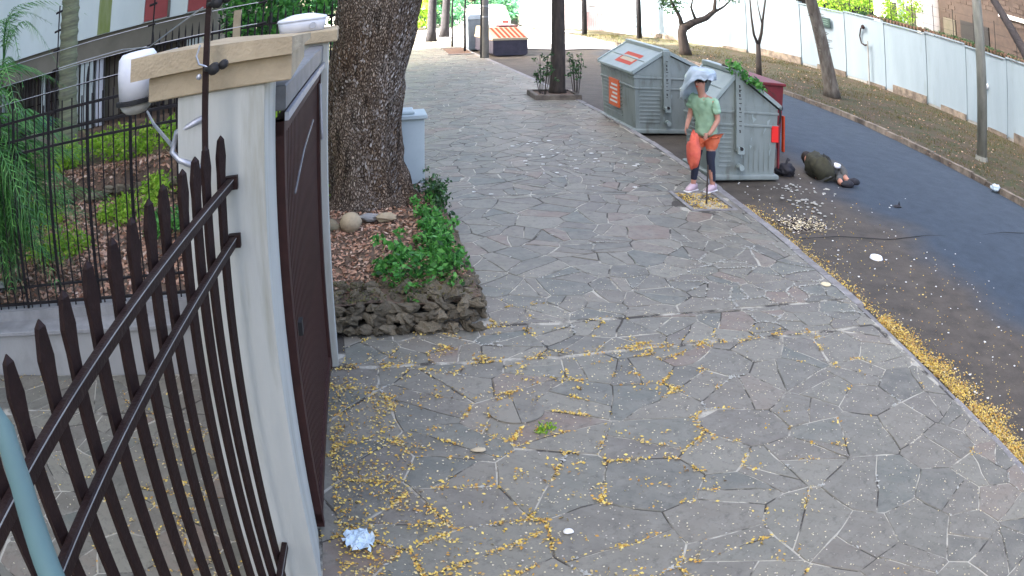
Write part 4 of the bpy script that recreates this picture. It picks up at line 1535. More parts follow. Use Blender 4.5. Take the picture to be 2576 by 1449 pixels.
    for (a_, b_) in ((.15, .2), (wd - .15, .2), (.15, ln - .2), (wd - .15, ln - .2)):
        MB().tube([(a_ - .03, b_, .05), (a_ + .03, b_, .05)], .05, 12).build('wheel', 'dark', t)
    return t, e, p_, fx0


GB = 'grey-green waste containers at the kerb'
t, e, p_, fx0 = container('waste_container', 'grey-green gabled waste container with orange posters, the farther of the pair', 5.30, 16.5, math.radians(3), 1.75, 2.0, .38, GB)
# orange poster on the long side and a small one on the lid
ps = MB()
ps.box(-.002, .034, .85, 1.42, .42, 1.0)
ps.build('orange_poster', 'orange', t, loc=(-.018, 0, 0))
tt = MB()
for k in range(5):
    tt.box(-.0225, -.0205, .92, 1.34 - .07 * (k % 3), .50 + k * .09, .54 + k * .09)
tt.build('poster_lettering', 'white_print', t)
xa, xb = -.05, 1.75 * .38
for (u0, u1, v0, v1, m, dz) in ((.18, .62, .45, 1.35, 'stripe_o', .004), (.30, .50, .55, 1.25, 'stripe_w', .006)):
    q = MB()
    P4 = []
    for u, v in ((u0, v0), (u1, v0), (u1, v1), (u0, v1)):
        x_ = xa + (xb - xa) * u
        z_ = (e - .01) + (p_ - e + .01) * u + .045 + dz
        P4.append((x_, v, z_))
    q.add(P4, [(0, 1, 2, 3)])
    q.build('lid_sticker', m, t)
t2, e, p_, fx0 = container('waste_container', 'grey-green gabled waste container with green branch on lid, the nearer of the pair', 5.46, 12.86, math.radians(4), 1.27, 1.15, .36, GB, 1.28, 1.82)
MB().box(1.14, 1.275, -.012, .03, .70, .98).build('red_reflector', 'red', t2)
MB().box(1.28, 1.31, 0.0, .05, .25, .98).build('rubber_strip', 'maroon', t2)
MB().tube([(1.31, -.05, 1.30), (1.31, .10, 1.30)], .04, 10).build('hinge', 'dark', t2)
MB().tube([(1.30, -.02, 1.28), (1.315, -.02, 1.15), (1.30, 0, 1.02)], .018, 8).build('strap', 'dark', t2)
# branch resting on the nearer container
c15, s15 = math.cos(math.radians(15)), math.sin(math.radians(15))
br_ = thing('cut_branch', 'leafy green branch lying on the lid of the nearer container', 'branch', (5.80, 12.85, ROAD_Z + 1.92))
MB().tube([(-.15, .1, .04), (.2, .0, -.03), (.55, -.05, -.22), (.8, -.1, -.4)], [.014, .012, .008, .004], 6).build('twig', 'thin_bark', br_)
C = [(t_ * .75 - .1 + rnd.gauss(0, .03), rnd.gauss(0, .07), .08 - .42 * t_ + rnd.gauss(0, .06)) for t_ in [rnd.random() for _ in range(26)]]
quads('leaves', leaf_quads(clumps(C, 13, .09), .085, aspect=.5), 'green', br_)
# maroon skip behind
rs = thing('maroon_skip', 'maroon steel skip partly hidden behind the nearer waste container', 'skip', (6.95, 15.1, ROAD_Z), math.radians(4))
MB().add([(0.05, .05, .12), (1.0, .05, .12), (1.0, 1.6, .12), (.05, 1.6, .12), (0, 0, 1.40), (1.08, 0, 1.40), (1.08, 1.7, 1.40), (0, 1.7, 1.40)],
         [(3, 2, 1, 0), (4, 5, 6, 7), (0, 1, 5, 4), (1, 2, 6, 5), (2, 3, 7, 6), (3, 0, 4, 7)]).build('body', 'maroon', rs)
MB().box(-.05, 1.12, -.05, 1.75, 1.402, 1.46, bev=.01).build('rim', 'maroon', rs)
MB().box(1.085, 1.12, .02, .10, .05, .78).build('warning_strip', 'stripe_o', rs)
for (a_, b_) in ((.15, .2), (.9, .2), (.15, 1.5), (.9, 1.5)):
    MB().tube([(a_ - .03, b_, .06), (a_ + .03, b_, .06)], .06, 12).build('wheel', 'dark', rs)

# ------------------------------------------------------------------ tree pits on the pavement
hole = thing('tree_pit', 'small square tree pit full of orange leaves with a concrete border near the kerb', 'tree pit', (4.72, 11.5, 0))
MB().box(-.3, .3, -.44, .44, -.1, -.02).build('soil', 'terracotta', hole)
for (a_, b_, c_, d_) in ((-.36, -.3, -.5, .5), (.3, .36, -.5, .5), (-.3, .3, -.5, -.44), (-.3, .3, .44, .5)):
    MB().box(a_, b_, c_, d_, -.1, .012).build('border_slab', 'kerb', hole)
P = np.array([(x, y, .0 - .01 * rnd.random()) for x, y in zip(rng.uniform(4.44, 5.0, 900), rng.uniform(11.08, 11.92, 900))])
o = quads('pit_leaf_litter', leaf_quads(P, .04, flat=.6), 'leaf_y')
tag(o, 'orange and yellow leaves filling the small tree pit', 'leaf litter', kind='stuff')
tag(MB().tube([(0, 0, -.05), (.01, 0, .55)], .012, 6).build('stake', 'thin_bark', loc=(4.72, 11.35, 0)), 'thin dark stump of a sapling in the orange-leaved tree pit', 'stake')

pl_ = thing('planter', 'low stone-edged planter around the street tree with slim shrub stems', 'planter', (4.72, 20.75, 0))
for (a_, b_, c_, d_) in ((-.55, -.45, -.5, .5), (.42, .52, -.5, .5), (-.45, .42, -.5, -.4), (-.45, .42, .4, .5)):
    MB().box(a_, b_, c_, d_, -.1, .12, bev=.01).build('edging', 'kerb_old', pl_)
MB().box(-.45, .42, -.4, .4, -.1, .08).build('soil', 'soil', pl_)
tree('street_tree', 'straight dark street tree in a planter at the kerb, middle of the pavement edge', 4.83, 20.95,
     [(0, 0, 0), (.0, 0, .15), (.03, 0, 1.2), (.04, 0, 2.5), (.05, 0, 4.5), (.1, 0, 6)], [.23, .19, .165, .155, .13, .1], 'thin_bark',
     crown_pts((0, 0, 7.6), (2.6, 2.6, 1.6), 60), 'green', .14, 40, .5, z0=.05)
for k, (dx, lab) in enumerate([(-.38, 'slim leafy shrub on the left side of the street tree in the planter'), (.42, 'slim leafy shrub on the right side of the street tree in the planter')]):
    t = thing('slim_shrub', lab, 'shrub', (4.80 + dx, 20.7, .06), 0, 'slim shrubs in the planter')
    sb = MB()
    C = []
    for q in range(7):
        x_, y_ = rnd.uniform(-.14, .14), rnd.uniform(-.2, .2)
        h_ = rnd.uniform(.5, 1.05)
        sb.tube([(x_ * .5, y_ * .5, 0), (x_, y_, h_ * .5), (x_ * 1.3, y_ * 1.2, h_)], [.012, .009, .005], 5)
        for z in (.55, .75, .9, 1.0):
            C.append((x_ * 1.3 + rnd.gauss(0, .05), y_ * 1.2 + rnd.gauss(0, .05), h_ * z))
    sb.build('stems', 'thin_bark', t)['kind'] = 'stuff'
    quads('leaves', leaf_quads(clumps(C, 12, .08), .07), 'dark_green', t)

# ------------------------------------------------------------------ poles and trees further along
lp = thing('concrete_lamp_post', 'grey-green weathered concrete utility pole on the right verge', 'utility pole', (15.28, 15.75, .02))
MB().tube([(0, 0, 0), (0, 0, 4), (0, 0, 9)], [.185, .165, .14], 16).build('shaft', 'pole_concrete', lp, smooth=True)
MB().tube([(0, 0, 0), (0, 0, .12)], [.23, .21], 16).build('foot', 'pole_concrete', lp)
p2 = thing('far_utility_pole', 'pale concrete utility pole on the pavement kerb beside the striped container', 'utility pole', (4.5, 30.0, 0))
MB().tube([(0, 0, 0), (-.02, 0, 4), (0, 0, 8)], [.13, .115, .1], 12).build('shaft', 'concrete', p2, smooth=True)
MB().box(-.17, -.13, -.04, .02, 0, 4).build('cable_duct', 'dark', p2)
for z in (1.5, 1.9):
    MB().tube([(0, 0, z), (0, 0, z + .04)], .135, 12).build('strap', 'galv', p2)
for k, (x, y, h_, l_) in enumerate([(10.55, 40.2, 7, 'dark slim pole in front of the sunlit house, left of its gate'), (12.75, 38.8, 7, 'dark slim pole at the sunlit corner right of the house gate')]):
    t = thing('slim_pole', l_, 'pole', (x, y, 0), 0, 'slim poles by the sunlit house')
    MB().tube([(0, 0, -.1), (0, 0, h_)], [.13, .10], 10).build('shaft', 'dark_bark', t, smooth=True)
far_labels = ['dark trunk on the left of the far pair beyond the pavement', 'dark trunk on the right of the far pair beyond the pavement']
for k, (x, y, dx) in enumerate([(3.42, 38.0, .05), (4.2, 40.2, .12)]):
    tree('far_tree', far_labels[k], x, y, [(0, 0, 0), (dx * .2, 0, .5), (dx, 0, 2.5), (dx * 2, 0, 6)], [.26, .2, .17, .13], 'dark_bark',
         crown_pts((0, 0, 7.4), (2.2, 2.2, 1.5), 30), 'teal_green', .2, 40, .6, 'far pair of street trees')
fe = ['thin dark sapling left of the far utility pole', 'thin dark sapling standing in the terracotta soil patch']
for k, (x, y) in enumerate([(3.95, 34.8), (4.16, 32.6)]):
    tree('sapling', fe[k], x, y, [(0, 0, 0), (-.02, 0, 1.5), (.02, 0, 3.5)], [.045, .035, .02], 'dark_bark', crown_pts((0, 0, 3.9), (.5, .5, .6), 14), 'teal_green', .1, 26, .25, 'saplings by the far utility pole')
sp_ = thing('soil_patch', 'terracotta coloured soil patch edged with stone on the far pavement', 'planting bed', (3.92, 32.6, 0))
MB().box(-.42, .38, -1.1, 1.4, -.1, .012).build('soil', 'terracotta', sp_)
MB().box(-.5, .42, -1.22, -1.1, -.1, .03).build('edging', 'kerb', sp_)
MB().box(-.5, .42, 1.4, 1.5, -.1, .03).build('edging', 'kerb', sp_)

# leaning tree on the verge
t = tree('leaning_tree', 'leaning rough-barked tree on the verge in front of the white wall', 14.6, 23.85,
         [(0, 0, 0), (-.03, 0, .3), (-.22, 0, 1.2), (-.42, 0, 2.1), (-.72, 0, 3.3), (-1.2, .1, 5), (-1.5, .2, 6.5)], [.36, .29, .25, .235, .22, .18, .12], 'grey_bark',
         crown_pts((-1.4, 0, 8.0), (3, 3, 1.8), 60), 'green', .15, 40, .5, z0=.02)
sb = MB()
for k in range(16):
    z = rnd.uniform(1.3, 3.2)
    x = -.22 - (z - 1.2) * .24
    sb.tube([(x, -.1, z), (x + rnd.choice((-1, 1)) * rnd.uniform(.25, .4), -.15, z + rnd.uniform(-.05, .12))], [.03, .008], 5)
sb.build('broken_twigs', 'grey_bark', t)['kind'] = 'stuff'
# V-shaped young tree
vt = tree('forked_tree', 'slender tree forking into a V in front of the white wall', 12.95, 26.4, [(0, 0, 0), (.02, 0, .6), (.02, 0, 1.25)], [.12, .095, .085], 'thin_bark',
          crown_pts((.1, 0, 4.8), (1.4, 1.4, 1.0), 26), 'teal_green', .12, 30, .4, z0=.02,
          limbs=[((.02, 0, 1.2), (-.14, 0, 1.6), (-.20, 0, 2.2), (-.22, 0, 3.0), (-.4, 0, 4.2), .06), ((.02, 0, 1.2), (.18, 0, 1.7), (.26, 0, 2.2), (.42, 0, 3.0), (.6, 0, 4.4), .07), ((.22, 0, 2.0), (.1, 0, 2.6), (.05, 0, 3.2), .03)])
# crooked tree
ct = tree('crooked_tree', 'crooked dark tree with twisted limbs and low foliage at the far end of the verge', 12.6, 32.5,
          [(0, 0, -.05), (-.05, 0, .3), (-.14, 0, .95), (-.02, 0, 1.28)], [.30, .22, .19, .2], 'thin_bark', [], 'dark_green', .1, 30, .4, z0=.02,
          limbs=[((-.06, 0, 1.15), (.35, 0, 1.42), (.95, 0, 1.68), (1.35, 0, 2.05), (1.42, 0, 2.6), (1.3, 0, 3.6), .19), ((-.1, 0, 1.1), (-.2, 0, 1.6), (-.5, 0, 2.2), (-.8, 0, 3.0), .12),
                 ((.5, 0, 1.5), (.3, 0, 2.1), (.5, 0, 2.8), .08), ((1.2, 0, 1.9), (1.8, 0, 2.3), (2.3, 0, 2.8), .08)])
C = crown_pts((-.55, 0, 2.2), (.6, .7, .5), 34, .1) + crown_pts((.5, 0, 2.75), (1.1, .8, .35), 26, .1) + crown_pts((1.9, 0, 2.7), (.6, .6, .3), 12, .1) + crown_pts((.5, 0, 4.3), (2.2, 2, 1.2), 50, .1)
quads('crown', leaf_quads(clumps(C, 22, .26), .11), 'dark_green', ct)
# dark leaning tree at the right edge, behind the wall
tree('dark_leaning_tree', 'dark leaning trunk behind the white wall near the right edge', 22.0, 17.5, [(0, -.6, 0), (0, .9, 2.2), (0, 2.06, 3.6), (0, 3.9, 5.36), (0, 5.2, 6.8)], [.3, .26, .23, .2, .15], 'dark_bark',
     crown_pts((0, 5.4, 8.6), (3, 3, 1.6), 40), 'teal_green', .18, 34, .6)

# ------------------------------------------------------------------ striped container and things beyond
sc_ = thing('striped_container', 'dark container with orange and cream diagonal stripes on its sloping top', 'container', (4.92, 31.0, ROAD_Z + .02), math.radians(8))
MB().loft([[(.10, 0, .04), (1.16, 0, .04), (1.24, 0, .12), (1.24, 0, .62), (0, 0, .62), (0, 0, .12)], [(.10, 2.2, .04), (1.16, 2.2, .04), (1.24, 2.2, .12), (1.24, 2.2, .62), (0, 2.2, .62), (0, 2.2, .12)]]).build('body', 'purple_steel', sc_)
MB().box(-.03, 1.27, -.03, 2.23, .622, .70).build('rim', 'stripe_w', sc_)
top = MB()
Z0, Z1 = .702, 1.06
top.add([(-.02, -.02, Z0), (1.26, -.02, Z0), (1.22, .75, Z1), (.02, .75, Z1), (.02, 2.2, Z1), (1.22, 2.2, Z1), (-.02, 2.2, Z0), (1.26, 2.2, Z0)],
        [(0, 1, 2, 3), (3, 2, 5, 4), (0, 3, 4, 6), (1, 7, 5, 2), (4, 5, 7, 6), (0, 6, 7, 1)])
top.build('sloping_lid', 'stripe_w', sc_)
for k in range(7):
    u = k * .178
    st = MB()
    a0, a1 = max(0, u), min(1.2, u + .10)
    b0, b1 = max(0, u - .12), min(1.2, u - .02)
    if b1 > b0:
        f_ = lambda x_, t_: (.02 + x_, -.02 + .77 * t_, Z0 + (Z1 - Z0) * t_ + .008)
        st.add([f_(a0, .02), f_(a1, .02), f_(b1, .98), f_(b0, .98)], [(0, 1, 2, 3)])
        st.build('stripe', 'stripe_o', sc_)
MB().box(.5, 1.2, .9, 1.3, Z1 + .002, Z1 + .06).build('hatch', 'maroon', sc_)
bgc = thing('grey_recycling_bin', 'blue-grey bin half hidden by the far utility pole', 'bin', (4.35, 33.3, -.02))
MB().add([(.05, .05, 0), (.55, .05, 0), (.55, .9, 0), (.05, .9, 0), (0, 0, 1.25), (.62, 0, 1.25), (.62, 1, 1.25), (0, 1, 1.25)],
         [(3, 2, 1, 0), (4, 5, 6, 7), (0, 1, 5, 4), (1, 2, 6, 5), (2, 3, 7, 6), (3, 0, 4, 7)]).build('body', 'bluegrey', bgc)
MB().loft([[(-.04, -.04, 1.252), (.66, -.04, 1.252), (.66, 1.04, 1.252), (-.04, 1.04, 1.252)], [(.05, .05, 1.42), (.57, .05, 1.42), (.57, .9, 1.42), (.05, .9, 1.42)]]).build('lid', 'bluegrey', bgc)


def car(name, label, x, y, rz, m):
    t = thing(name, label, 'car', (x, y, ROAD_Z + .02), rz, 'parked cars')
    b2 = MB()
    pf = [(-2.1, .35), (-2.15, .75), (-1.5, .95), (-.8, 1.42), (.9, 1.45), (1.6, .98), (2.1, .85), (2.15, .4)]
    n_ = len(pf)
    rings = []
    for yy, s_ in ((-.85, 1), (-.78, 1.0), (.78, 1.0), (.85, 1)):
        rings.append([(px * (1 if abs(yy) < .8 else .97), yy, pz if abs(yy) < .8 else min(pz, .95)) for px, pz in pf])
    b2.loft(rings)
    b2.build('body', m, t)
    MB().box(-1.0, 1.1, -.80, .80, 1.0, 1.36).build('window', 'window', t)
    for wx in (-1.35, 1.35):
        for wy in (-.84, .68):
            MB().tube([(wx, wy, .3), (wx, wy + .16, .3)], .31, 18).build('wheel', 'dark', t)
    for wy in (-.6, .6):
        MB().box(-2.17, -2.12, wy - .14, wy + .14, .6, .75).build('tail_light', 'red', t)
    return t


car('parked_car', 'pale silver car parked beyond the striped container', 6.6, 43.5, math.radians(88), 'white')
for k, (x, y, r, m, lab) in enumerate([(3.2, 47, 1.3, 'lime', 'low yellow-green sunlit bush behind the far pair of trunks'), (5.0, 48.5, 1.3, 'teal_green', 'low bluish green sunlit bush left of the far utility pole'),
                                      (8.3, 50.2, 1.5, 'teal_green', 'bluish sunlit bush behind the silver car')]):
    bush('sunlit_bush', lab, x, y, -.1, r, 46, 40, m, .24, 2.6, 'sunlit bushes at the far end')

hs = thing('sunlit_house', 'sunlit white house with flat front and pinkish ribbed gate at the end of the road', 'house', (0, 0, 0))
MB().box(9.3, 24, 43.2, 50, -.1, 5.2).build('wall', 'far_white', hs)
gp = MB().box(11.25, 12.55, 43.1, 43.18, .02, 1.05).build('gate', 'pink_gate', hs)
for k in range(12):
    MB().box(11.28 + k * .107, 11.31 + k * .107, 43.06, 43.1, .04, 1.05).build('rib', 'pink_gate', gp)
MB().box(11.05, 11.2, 43.0, 43.18, 0, 2.0).build('gatepost', 'far_white', hs)
MB().box(12.95, 13.02, 43.1, 43.18, 0, 2.2).build('drainpipe', 'concrete', hs)
MB().box(12.95, 14.6, 43.1, 43.18, 2.2, 2.26).build('lintel', 'concrete', hs)
MB().box(11.6, 11.9, 43.14, 43.19, 1.35, 1.41).build('letterbox', 'concrete', hs)
MB().box(10.75, 10.92, 43.12, 43.19, 1.75, 1.9).build('meter_box', 'dark', hs)
MB().box(12.3, 12.5, 43.12, 43.19, 1.85, 2.0).build('vent', 'concrete', hs)
MB().box(9.3, 14.5, 41.3, 43.18, -.2, .05).build('forecourt', 'far_white', hs)
for k in range(8):
    MB().box(9.6 + k * .9, 10.25 + k * .9, 41.0 + .0 * k, 41.28, -.2, .03).build('forecourt_kerb', 'kerb_old', hs)
fw = thing('far_boundary_wall', 'sunlit low boundary wall closing the far end beyond the pavement', 'wall', (0, 0, 0))
MB().box(-2, 9.28, 52, 52.3, -.2, 1.0).build('wall', 'far_white', fw)
labs = ['pale bluish green sunlit tree straight above the striped container', 'yellow-green sunlit tree at the end of the pavement', 'sunlit tree between the far trunks and the pole', 'bluish sunlit tree left of the white house', 'wide sunlit tree far behind the boundary wall']
for k, (x, y, m, r) in enumerate([(7.6, 55, 'teal_green', 3.0), (2.0, 50, 'lime', 2.6), (4.8, 56, 'lime', 2.6), (10.5, 60, 'teal_green', 3.4), (0, 58, 'teal_green', 3.4)]):
    tree('sunlit_tree', labs[k], x, y, [(0, 0, -.3), (0, 0, 3), (.1, 0, 5)], [.2, .16, .1], 'thin_bark', crown_pts((0, 0, 3.6), (r, r, 2.9), 120), m, .28, 40, .7, 'sunlit trees at the far end')

# ------------------------------------------------------------------ behind the white wall
bh = thing('brick_building', 'brown brick building with dark blue windows rising behind the white wall', 'building', (0, 0, 0))
MB().box(27, 40, 18, 31.5, -.3, 9).build('wall', 'brick_wall', bh)
bk = MB().box(-.02, .0, .0, .36, 0, .10, bev=.004).mesh('brick', 'brick_wall')
for r in range(12):
    for c in range(22):
        if (c + r) % 7 and not (24.6 < 18.3 + c * .58 < 29.8 and 3.2 < 3.3 + r * .24 < 5.0):
            inst('brick', bk, bh, (26.99, 18.3 + c * .58 + .29 * (r % 2), 3.3 + r * .24), (0, 0, 0), (1, 1.45, 2.1))
MB().box(26.9, 27, 26.9, 29.4, 2.9, 4.3).build('window', 'dark', bh)
MB().box(26.88, 27, 29.9, 31.0, 3.0, 4.2).build('window', 'window', bh)
MB().box(26.9, 27, 18.6, 25.9, 5.05, 5.25).build('ledge', 'far_white', bh)
for k in range(8):
    MB().box(26.86, 26.92, 20.2 + k * .33, 20.36 + k * .33, 3.0, 4.3).build('slat', 'terracotta', bh)
wb = thing('white_annex', 'pale annex with a dark window between brick building and leaning tree', 'building', (0, 0, 0))
MB().box(26, 32, 32.0, 37, -.3, 7).build('wall', 'far_white', wb)
MB().box(25.94, 26, 32.6, 33.5, 2.9, 4.3).build('window', 'window', wb)
MB().box(25.94, 26, 34.5, 35.2, 2.9, 4.3).build('window', 'dark', wb)
MB().box(25.9, 26, 33.7, 34.3, 2.6, 5.2).build('pilaster', 'wall_white', wb)
labs = ['yellow-green sunlit tree behind the wall beside the leaning tree', 'sunlit tree behind the wall above the plaque', 'bushy tree rising behind the bend of the wall', 'pale tree in the gap behind the dark leaning trunk', 'dark leafy tree behind the far end of the wall']
for k, (x, y, m) in enumerate([(22.5, 35.5, 'lime'), (24.2, 33.0, 'lime'), (19.8, 39.5, 'teal_green'), (26.0, 15.5, 'teal_green'), (17.5, 42, 'dark_green')]):
    tree('backyard_tree', labs[k], x, y, [(0, 0, -.3), (0, 0, 3), (.1, 0, 4.5)], [.14, .12, .07], 'thin_bark', crown_pts((0, 0, 4.4), (1.9, 1.9, 1.9), 70), m, .17, 40, .5, 'trees behind the white wall')
wf = thing('wall_top_railing', 'thin dark posts with wires standing on top of the white wall', 'railing', (0, 0, 0))
for k in range(11):
    y = 19 + k * 1.35
    MB().tube([(interp(WALL, y) + .12, y, 3.05), (interp(WALL, y) + .14, y, 4.4)], .018, 6).build('post', 'dark', wf)
for z in (3.5, 3.9, 4.3):
    MB().tube([(interp(WALL, y) + .13, y, z) for y in (18, 22, 25, 28, 31, 33)], .006, 5).build('wire', 'dark', wf)


# ------------------------------------------------------------------ people (skinned skeletons)
CLOTH = {'shirt': .06, 'shorts': .05, 'olive': .09, 'greyjean': .06}
FOLD = bpy.data.textures.new('folds', 'CLOUDS')
FOLD.noise_scale = .09
FOLD.noise_depth = 3


def skin(name, joints, edges, m, parent, root=0, sub=2):
    me = bpy.data.meshes.new(name)
    me.from_pydata([j[0] for j in joints], edges, [])
    me.materials.append(M[m])
    o = bpy.data.objects.new(name, me)
    COL.objects.link(o)
    o.parent = parent
    md = o.modifiers.new('skin', 'SKIN')
    md.use_smooth_shade = True
    if not me.skin_vertices:
        bpy.context.view_layer.update()
    for i, j in enumerate(joints):
        r_ = j[1]
        me.skin_vertices[0].data[i].radius = r_ if isinstance(r_, tuple) else (r_, r_)
        me.skin_vertices[0].data[i].use_root = (i == root)
    sd_ = o.modifiers.new('subd', 'SUBSURF')
    sd_.levels = sd_.render_levels = sub + (1 if m in CLOTH else 0)
    if m in CLOTH:
        dp = o.modifiers.new('folds', 'DISPLACE')
        dp.texture = FOLD
        dp.texture_coords = 'LOCAL'
        dp.strength = CLOTH[m]
        dp.mid_level = .5
    return o


def chain(k, n_):
    return [(k + i, k + i + 1) for i in range(n_ - 1)]


# standing person, facing -X (towards the pavement), bending slightly
ps_ = thing('person', 'standing person in pale green shirt, orange shorts and dark leggings beside the container', 'person', (4.98, 12.05, 0))
J = [((.02, 0, .94), (.13, .15)), ((.0, 0, 1.12), (.10, .13)), ((-.05, 0, 1.32), (.11, .17)), ((-.09, 0, 1.44), (.06, .09)), ((-.12, 0, 1.50), .052), ((-.16, 0, 1.60), (.088, .075)), ((-.165, 0, 1.68), (.085, .075)),
     ((-.06, -.17, 1.38), .058), ((-.03, -.24, 1.12), .045), ((-.20, -.22, .95), .034), ((-.27, -.20, .90), .026),
     ((-.06, .17, 1.38), .058), ((-.06, .24, 1.12), .045), ((-.24, .18, .98), .034), ((-.31, .15, .94), .026),
     ((.02, -.09, .84), .095), ((-.02, -.10, .48), .062), ((.06, -.10, .10), .042), ((.05, -.10, .05), .04),
     ((.02, .09, .84), .095), ((-.10, .10, .50), .062), ((-.16, .11, .12), .042), ((-.17, .11, .06), .04)]
E_ = [(0, 1), (1, 2), (2, 3), (3, 4), (4, 5), (5, 6), (2, 7), (7, 8), (8, 9), (9, 10), (2, 11), (11, 12), (12, 13), (13, 14), (0, 15), (15, 16), (16, 17), (17, 18), (0, 19), (19, 20), (20, 21), (21, 22)]
body = skin('body', J, E_, 'skin', ps_)
for (hx, hy, hz, s_) in ((-.27, -.20, .90, 1), (-.31, .15, .94, -1)):
    for q, (dx, dz, L_) in enumerate(((-.05, .01, .075), (-.055, -.008, .085), (-.05, -.026, .08), (-.04, -.042, .062))):
        a_, b_, c_ = Vector((hx - .015, hy, hz + .02 - q * .018)), Vector((hx - L_ * .6, hy + .01 * s_, hz + .005 - q * .02)), Vector((hx - L_ * .85, hy + .035 * s_, hz - .02 - q * .02))
        MB().tube([a_, b_, c_], [.010, .009, .007], 7).build('finger', 'skin', body, smooth=True)
    MB().tube([(hx, hy, hz + .015), (hx - .02, hy + .03 * s_, hz + .02), (hx - .045, hy + .045 * s_, hz + .01)], [.012, .011, .008], 7).build('thumb', 'skin', body, smooth=True)
# face
MB().add([(-.245, 0, 1.66), (-.252, -.012, 1.625), (-.275, 0, 1.622), (-.252, .012, 1.625), (-.25, 0, 1.612)], [(0, 1, 2), (0, 2, 3), (1, 4, 2), (2, 4, 3)]).build('nose', 'skin', body)
for yy in (-.03, .03):
    MB().blob((-.238, yy, 1.66), (.006, .010, .006), 1, 0, 8, 6).build('eye', 'dark', body, smooth=True)
    MB().blob((-.16, yy * 2.6, 1.64), (.022, .012, .032), 2, .1, 8, 6).build('ear', 'skin', body, smooth=True)
MB().blob((-.238, 0, 1.59), (.008, .024, .006), 1, 0, 8, 6).build('mouth', 'red', body, smooth=True)
MB().blob((-.115, 0, 1.71), (.102, .094, .085), 4, .18, 14, 10, freq=4).build('hair', 'hair', ps_, smooth=True)
skin('shirt', [((.02, 0, .80), (.18, .20)), ((.02, 0, .95), (.17, .19)), ((.0, 0, 1.12), (.135, .165)), ((-.05, 0, 1.34), (.135, .19)), ((-.085, 0, 1.44), (.08, .11)), ((-.06, -.18, 1.38), .082), ((-.04, -.235, 1.2), .075), ((-.06, .18, 1.38), .082), ((-.06, .235, 1.2), .075)],
     [(0, 1), (1, 2), (2, 3), (3, 4), (3, 5), (5, 6), (3, 7), (7, 8)], 'shirt', ps_)
skin('shorts', [((.02, 0, .93), (.165, .175)), ((.02, -.095, .80), .122), ((.0, -.10, .60), .105), ((.02, .095, .80), .122), ((-.05, .10, .62), .105)], [(0, 1), (1, 2), (0, 3), (3, 4)], 'shorts', ps_)
for s_, pts_ in ((1, [((.0, -.10, .66), .085), ((-.02, -.10, .48), .07), ((.03, -.10, .3), .062), ((.06, -.10, .12), .048)]), (-1, [((-.04, .10, .66), .085), ((-.10, .10, .50), .07), ((-.135, .105, .3), .062), ((-.16, .11, .14), .048)])):
    skin('legging', pts_, chain(0, 4), 'legging', ps_)
for (fx_, fy_) in ((.06, -.10), (-.16, .11)):
    sh = MB().loft([[(fx_ + .07, fy_ + .04 * c, .02 + h_) for c, h_ in ((-1, 0), (1, 0), (.8, .08), (-.8, .08))], [(fx_ - .03, fy_ + .045 * c, .02 + h_) for c, h_ in ((-1, 0), (1, 0), (.8, .09), (-.8, .09))],
                    [(fx_ - .13, fy_ + .045 * c, .02 + h_) for c, h_ in ((-1, 0), (1, 0), (.8, .05), (-.8, .05))], [(fx_ - .19, fy_ + .025 * c, .02 + h_) for c, h_ in ((-1, 0), (1, 0), (.8, .03), (-.8, .03))]]).build('trainer', 'trainer', ps_, smooth=True)
    MB().box(fx_ - .2, fx_ + .08, fy_ - .048, fy_ + .048, .0, .024, bev=.008).build('sole', 'sole', sh)
# pale plastic sheet carried over head and shoulder
sh_ = thing('plastic_sheet', 'crumpled pale blue plastic sheet draped over the head and shoulder of the standing person', 'plastic sheet', (4.98, 12.05, .0), math.radians(36))
mb = MB()
V, F = [], []
nu, nv = 26, 18
for j in range(nv + 1):
    t_ = j / nv
    for i in range(nu + 1):
        u_ = i / nu
        a_ = u_ * 2 * math.pi
        r_ = (.02 + .185 * math.sin(min(1.0, t_ * 1.5) * math.pi / 2)) * (1 + .2 * noise.noise(Vector((a_ * 2.3, t_ * 4, 2))))
        drop = .62 * max(0, t_ - .35) * max(.06, min(1, .3 + .9 * math.cos(a_ - 1.45)))
        V.append((-.10 + (1.0 + .5 * t_ * t_ * (math.sin(a_) > 0)) * r_ * math.cos(a_), (1.0 + .55 * t_ * (math.sin(a_) > 0)) * r_ * math.sin(a_), 1.87 - .13 * t_ * t_ - drop + .035 * noise.noise(Vector((a_ * 3, 1, t_ * 5)))))
for j in range(nv):
    for i in range(nu):
        k = j * (nu + 1) + i
        F.append((k, k + 1, k + nu + 2, k + nu + 1))
o = MB().add(V, F).build('sheet', 'sheet', sh_, smooth=True)
sf = o.modifiers.new('s', 'SOLIDIFY')
sf.thickness = .006
ps_.rotation_euler = (0, 0, math.radians(36))
bag = thing('orange_bag', 'bulging orange bag hanging from the hands of the standing person', 'bag', (4.98 - .27, 12.05 - .18, .38))
MB().blob((0, 0, .24), (.10, .13, .25), 11, .35, 16, 12, freq=2.5).build('sack', 'orange_bag', bag, smooth=True)
MB().tube([(0, -.03, .44), (.0, -.02, .56), (0, .02, .56), (0, .03, .44)], .010, 6).build('handle', 'orange_bag', bag)

# lying figure on the road: head away from the camera, knees drawn up
ly = thing('person', 'person in olive jacket lying curled on the road beyond the scattered litter', 'person', (7.76, 13.12, ROAD_Z + .03), math.radians(86))
ly.scale = (.95, 1.2, 1.2)
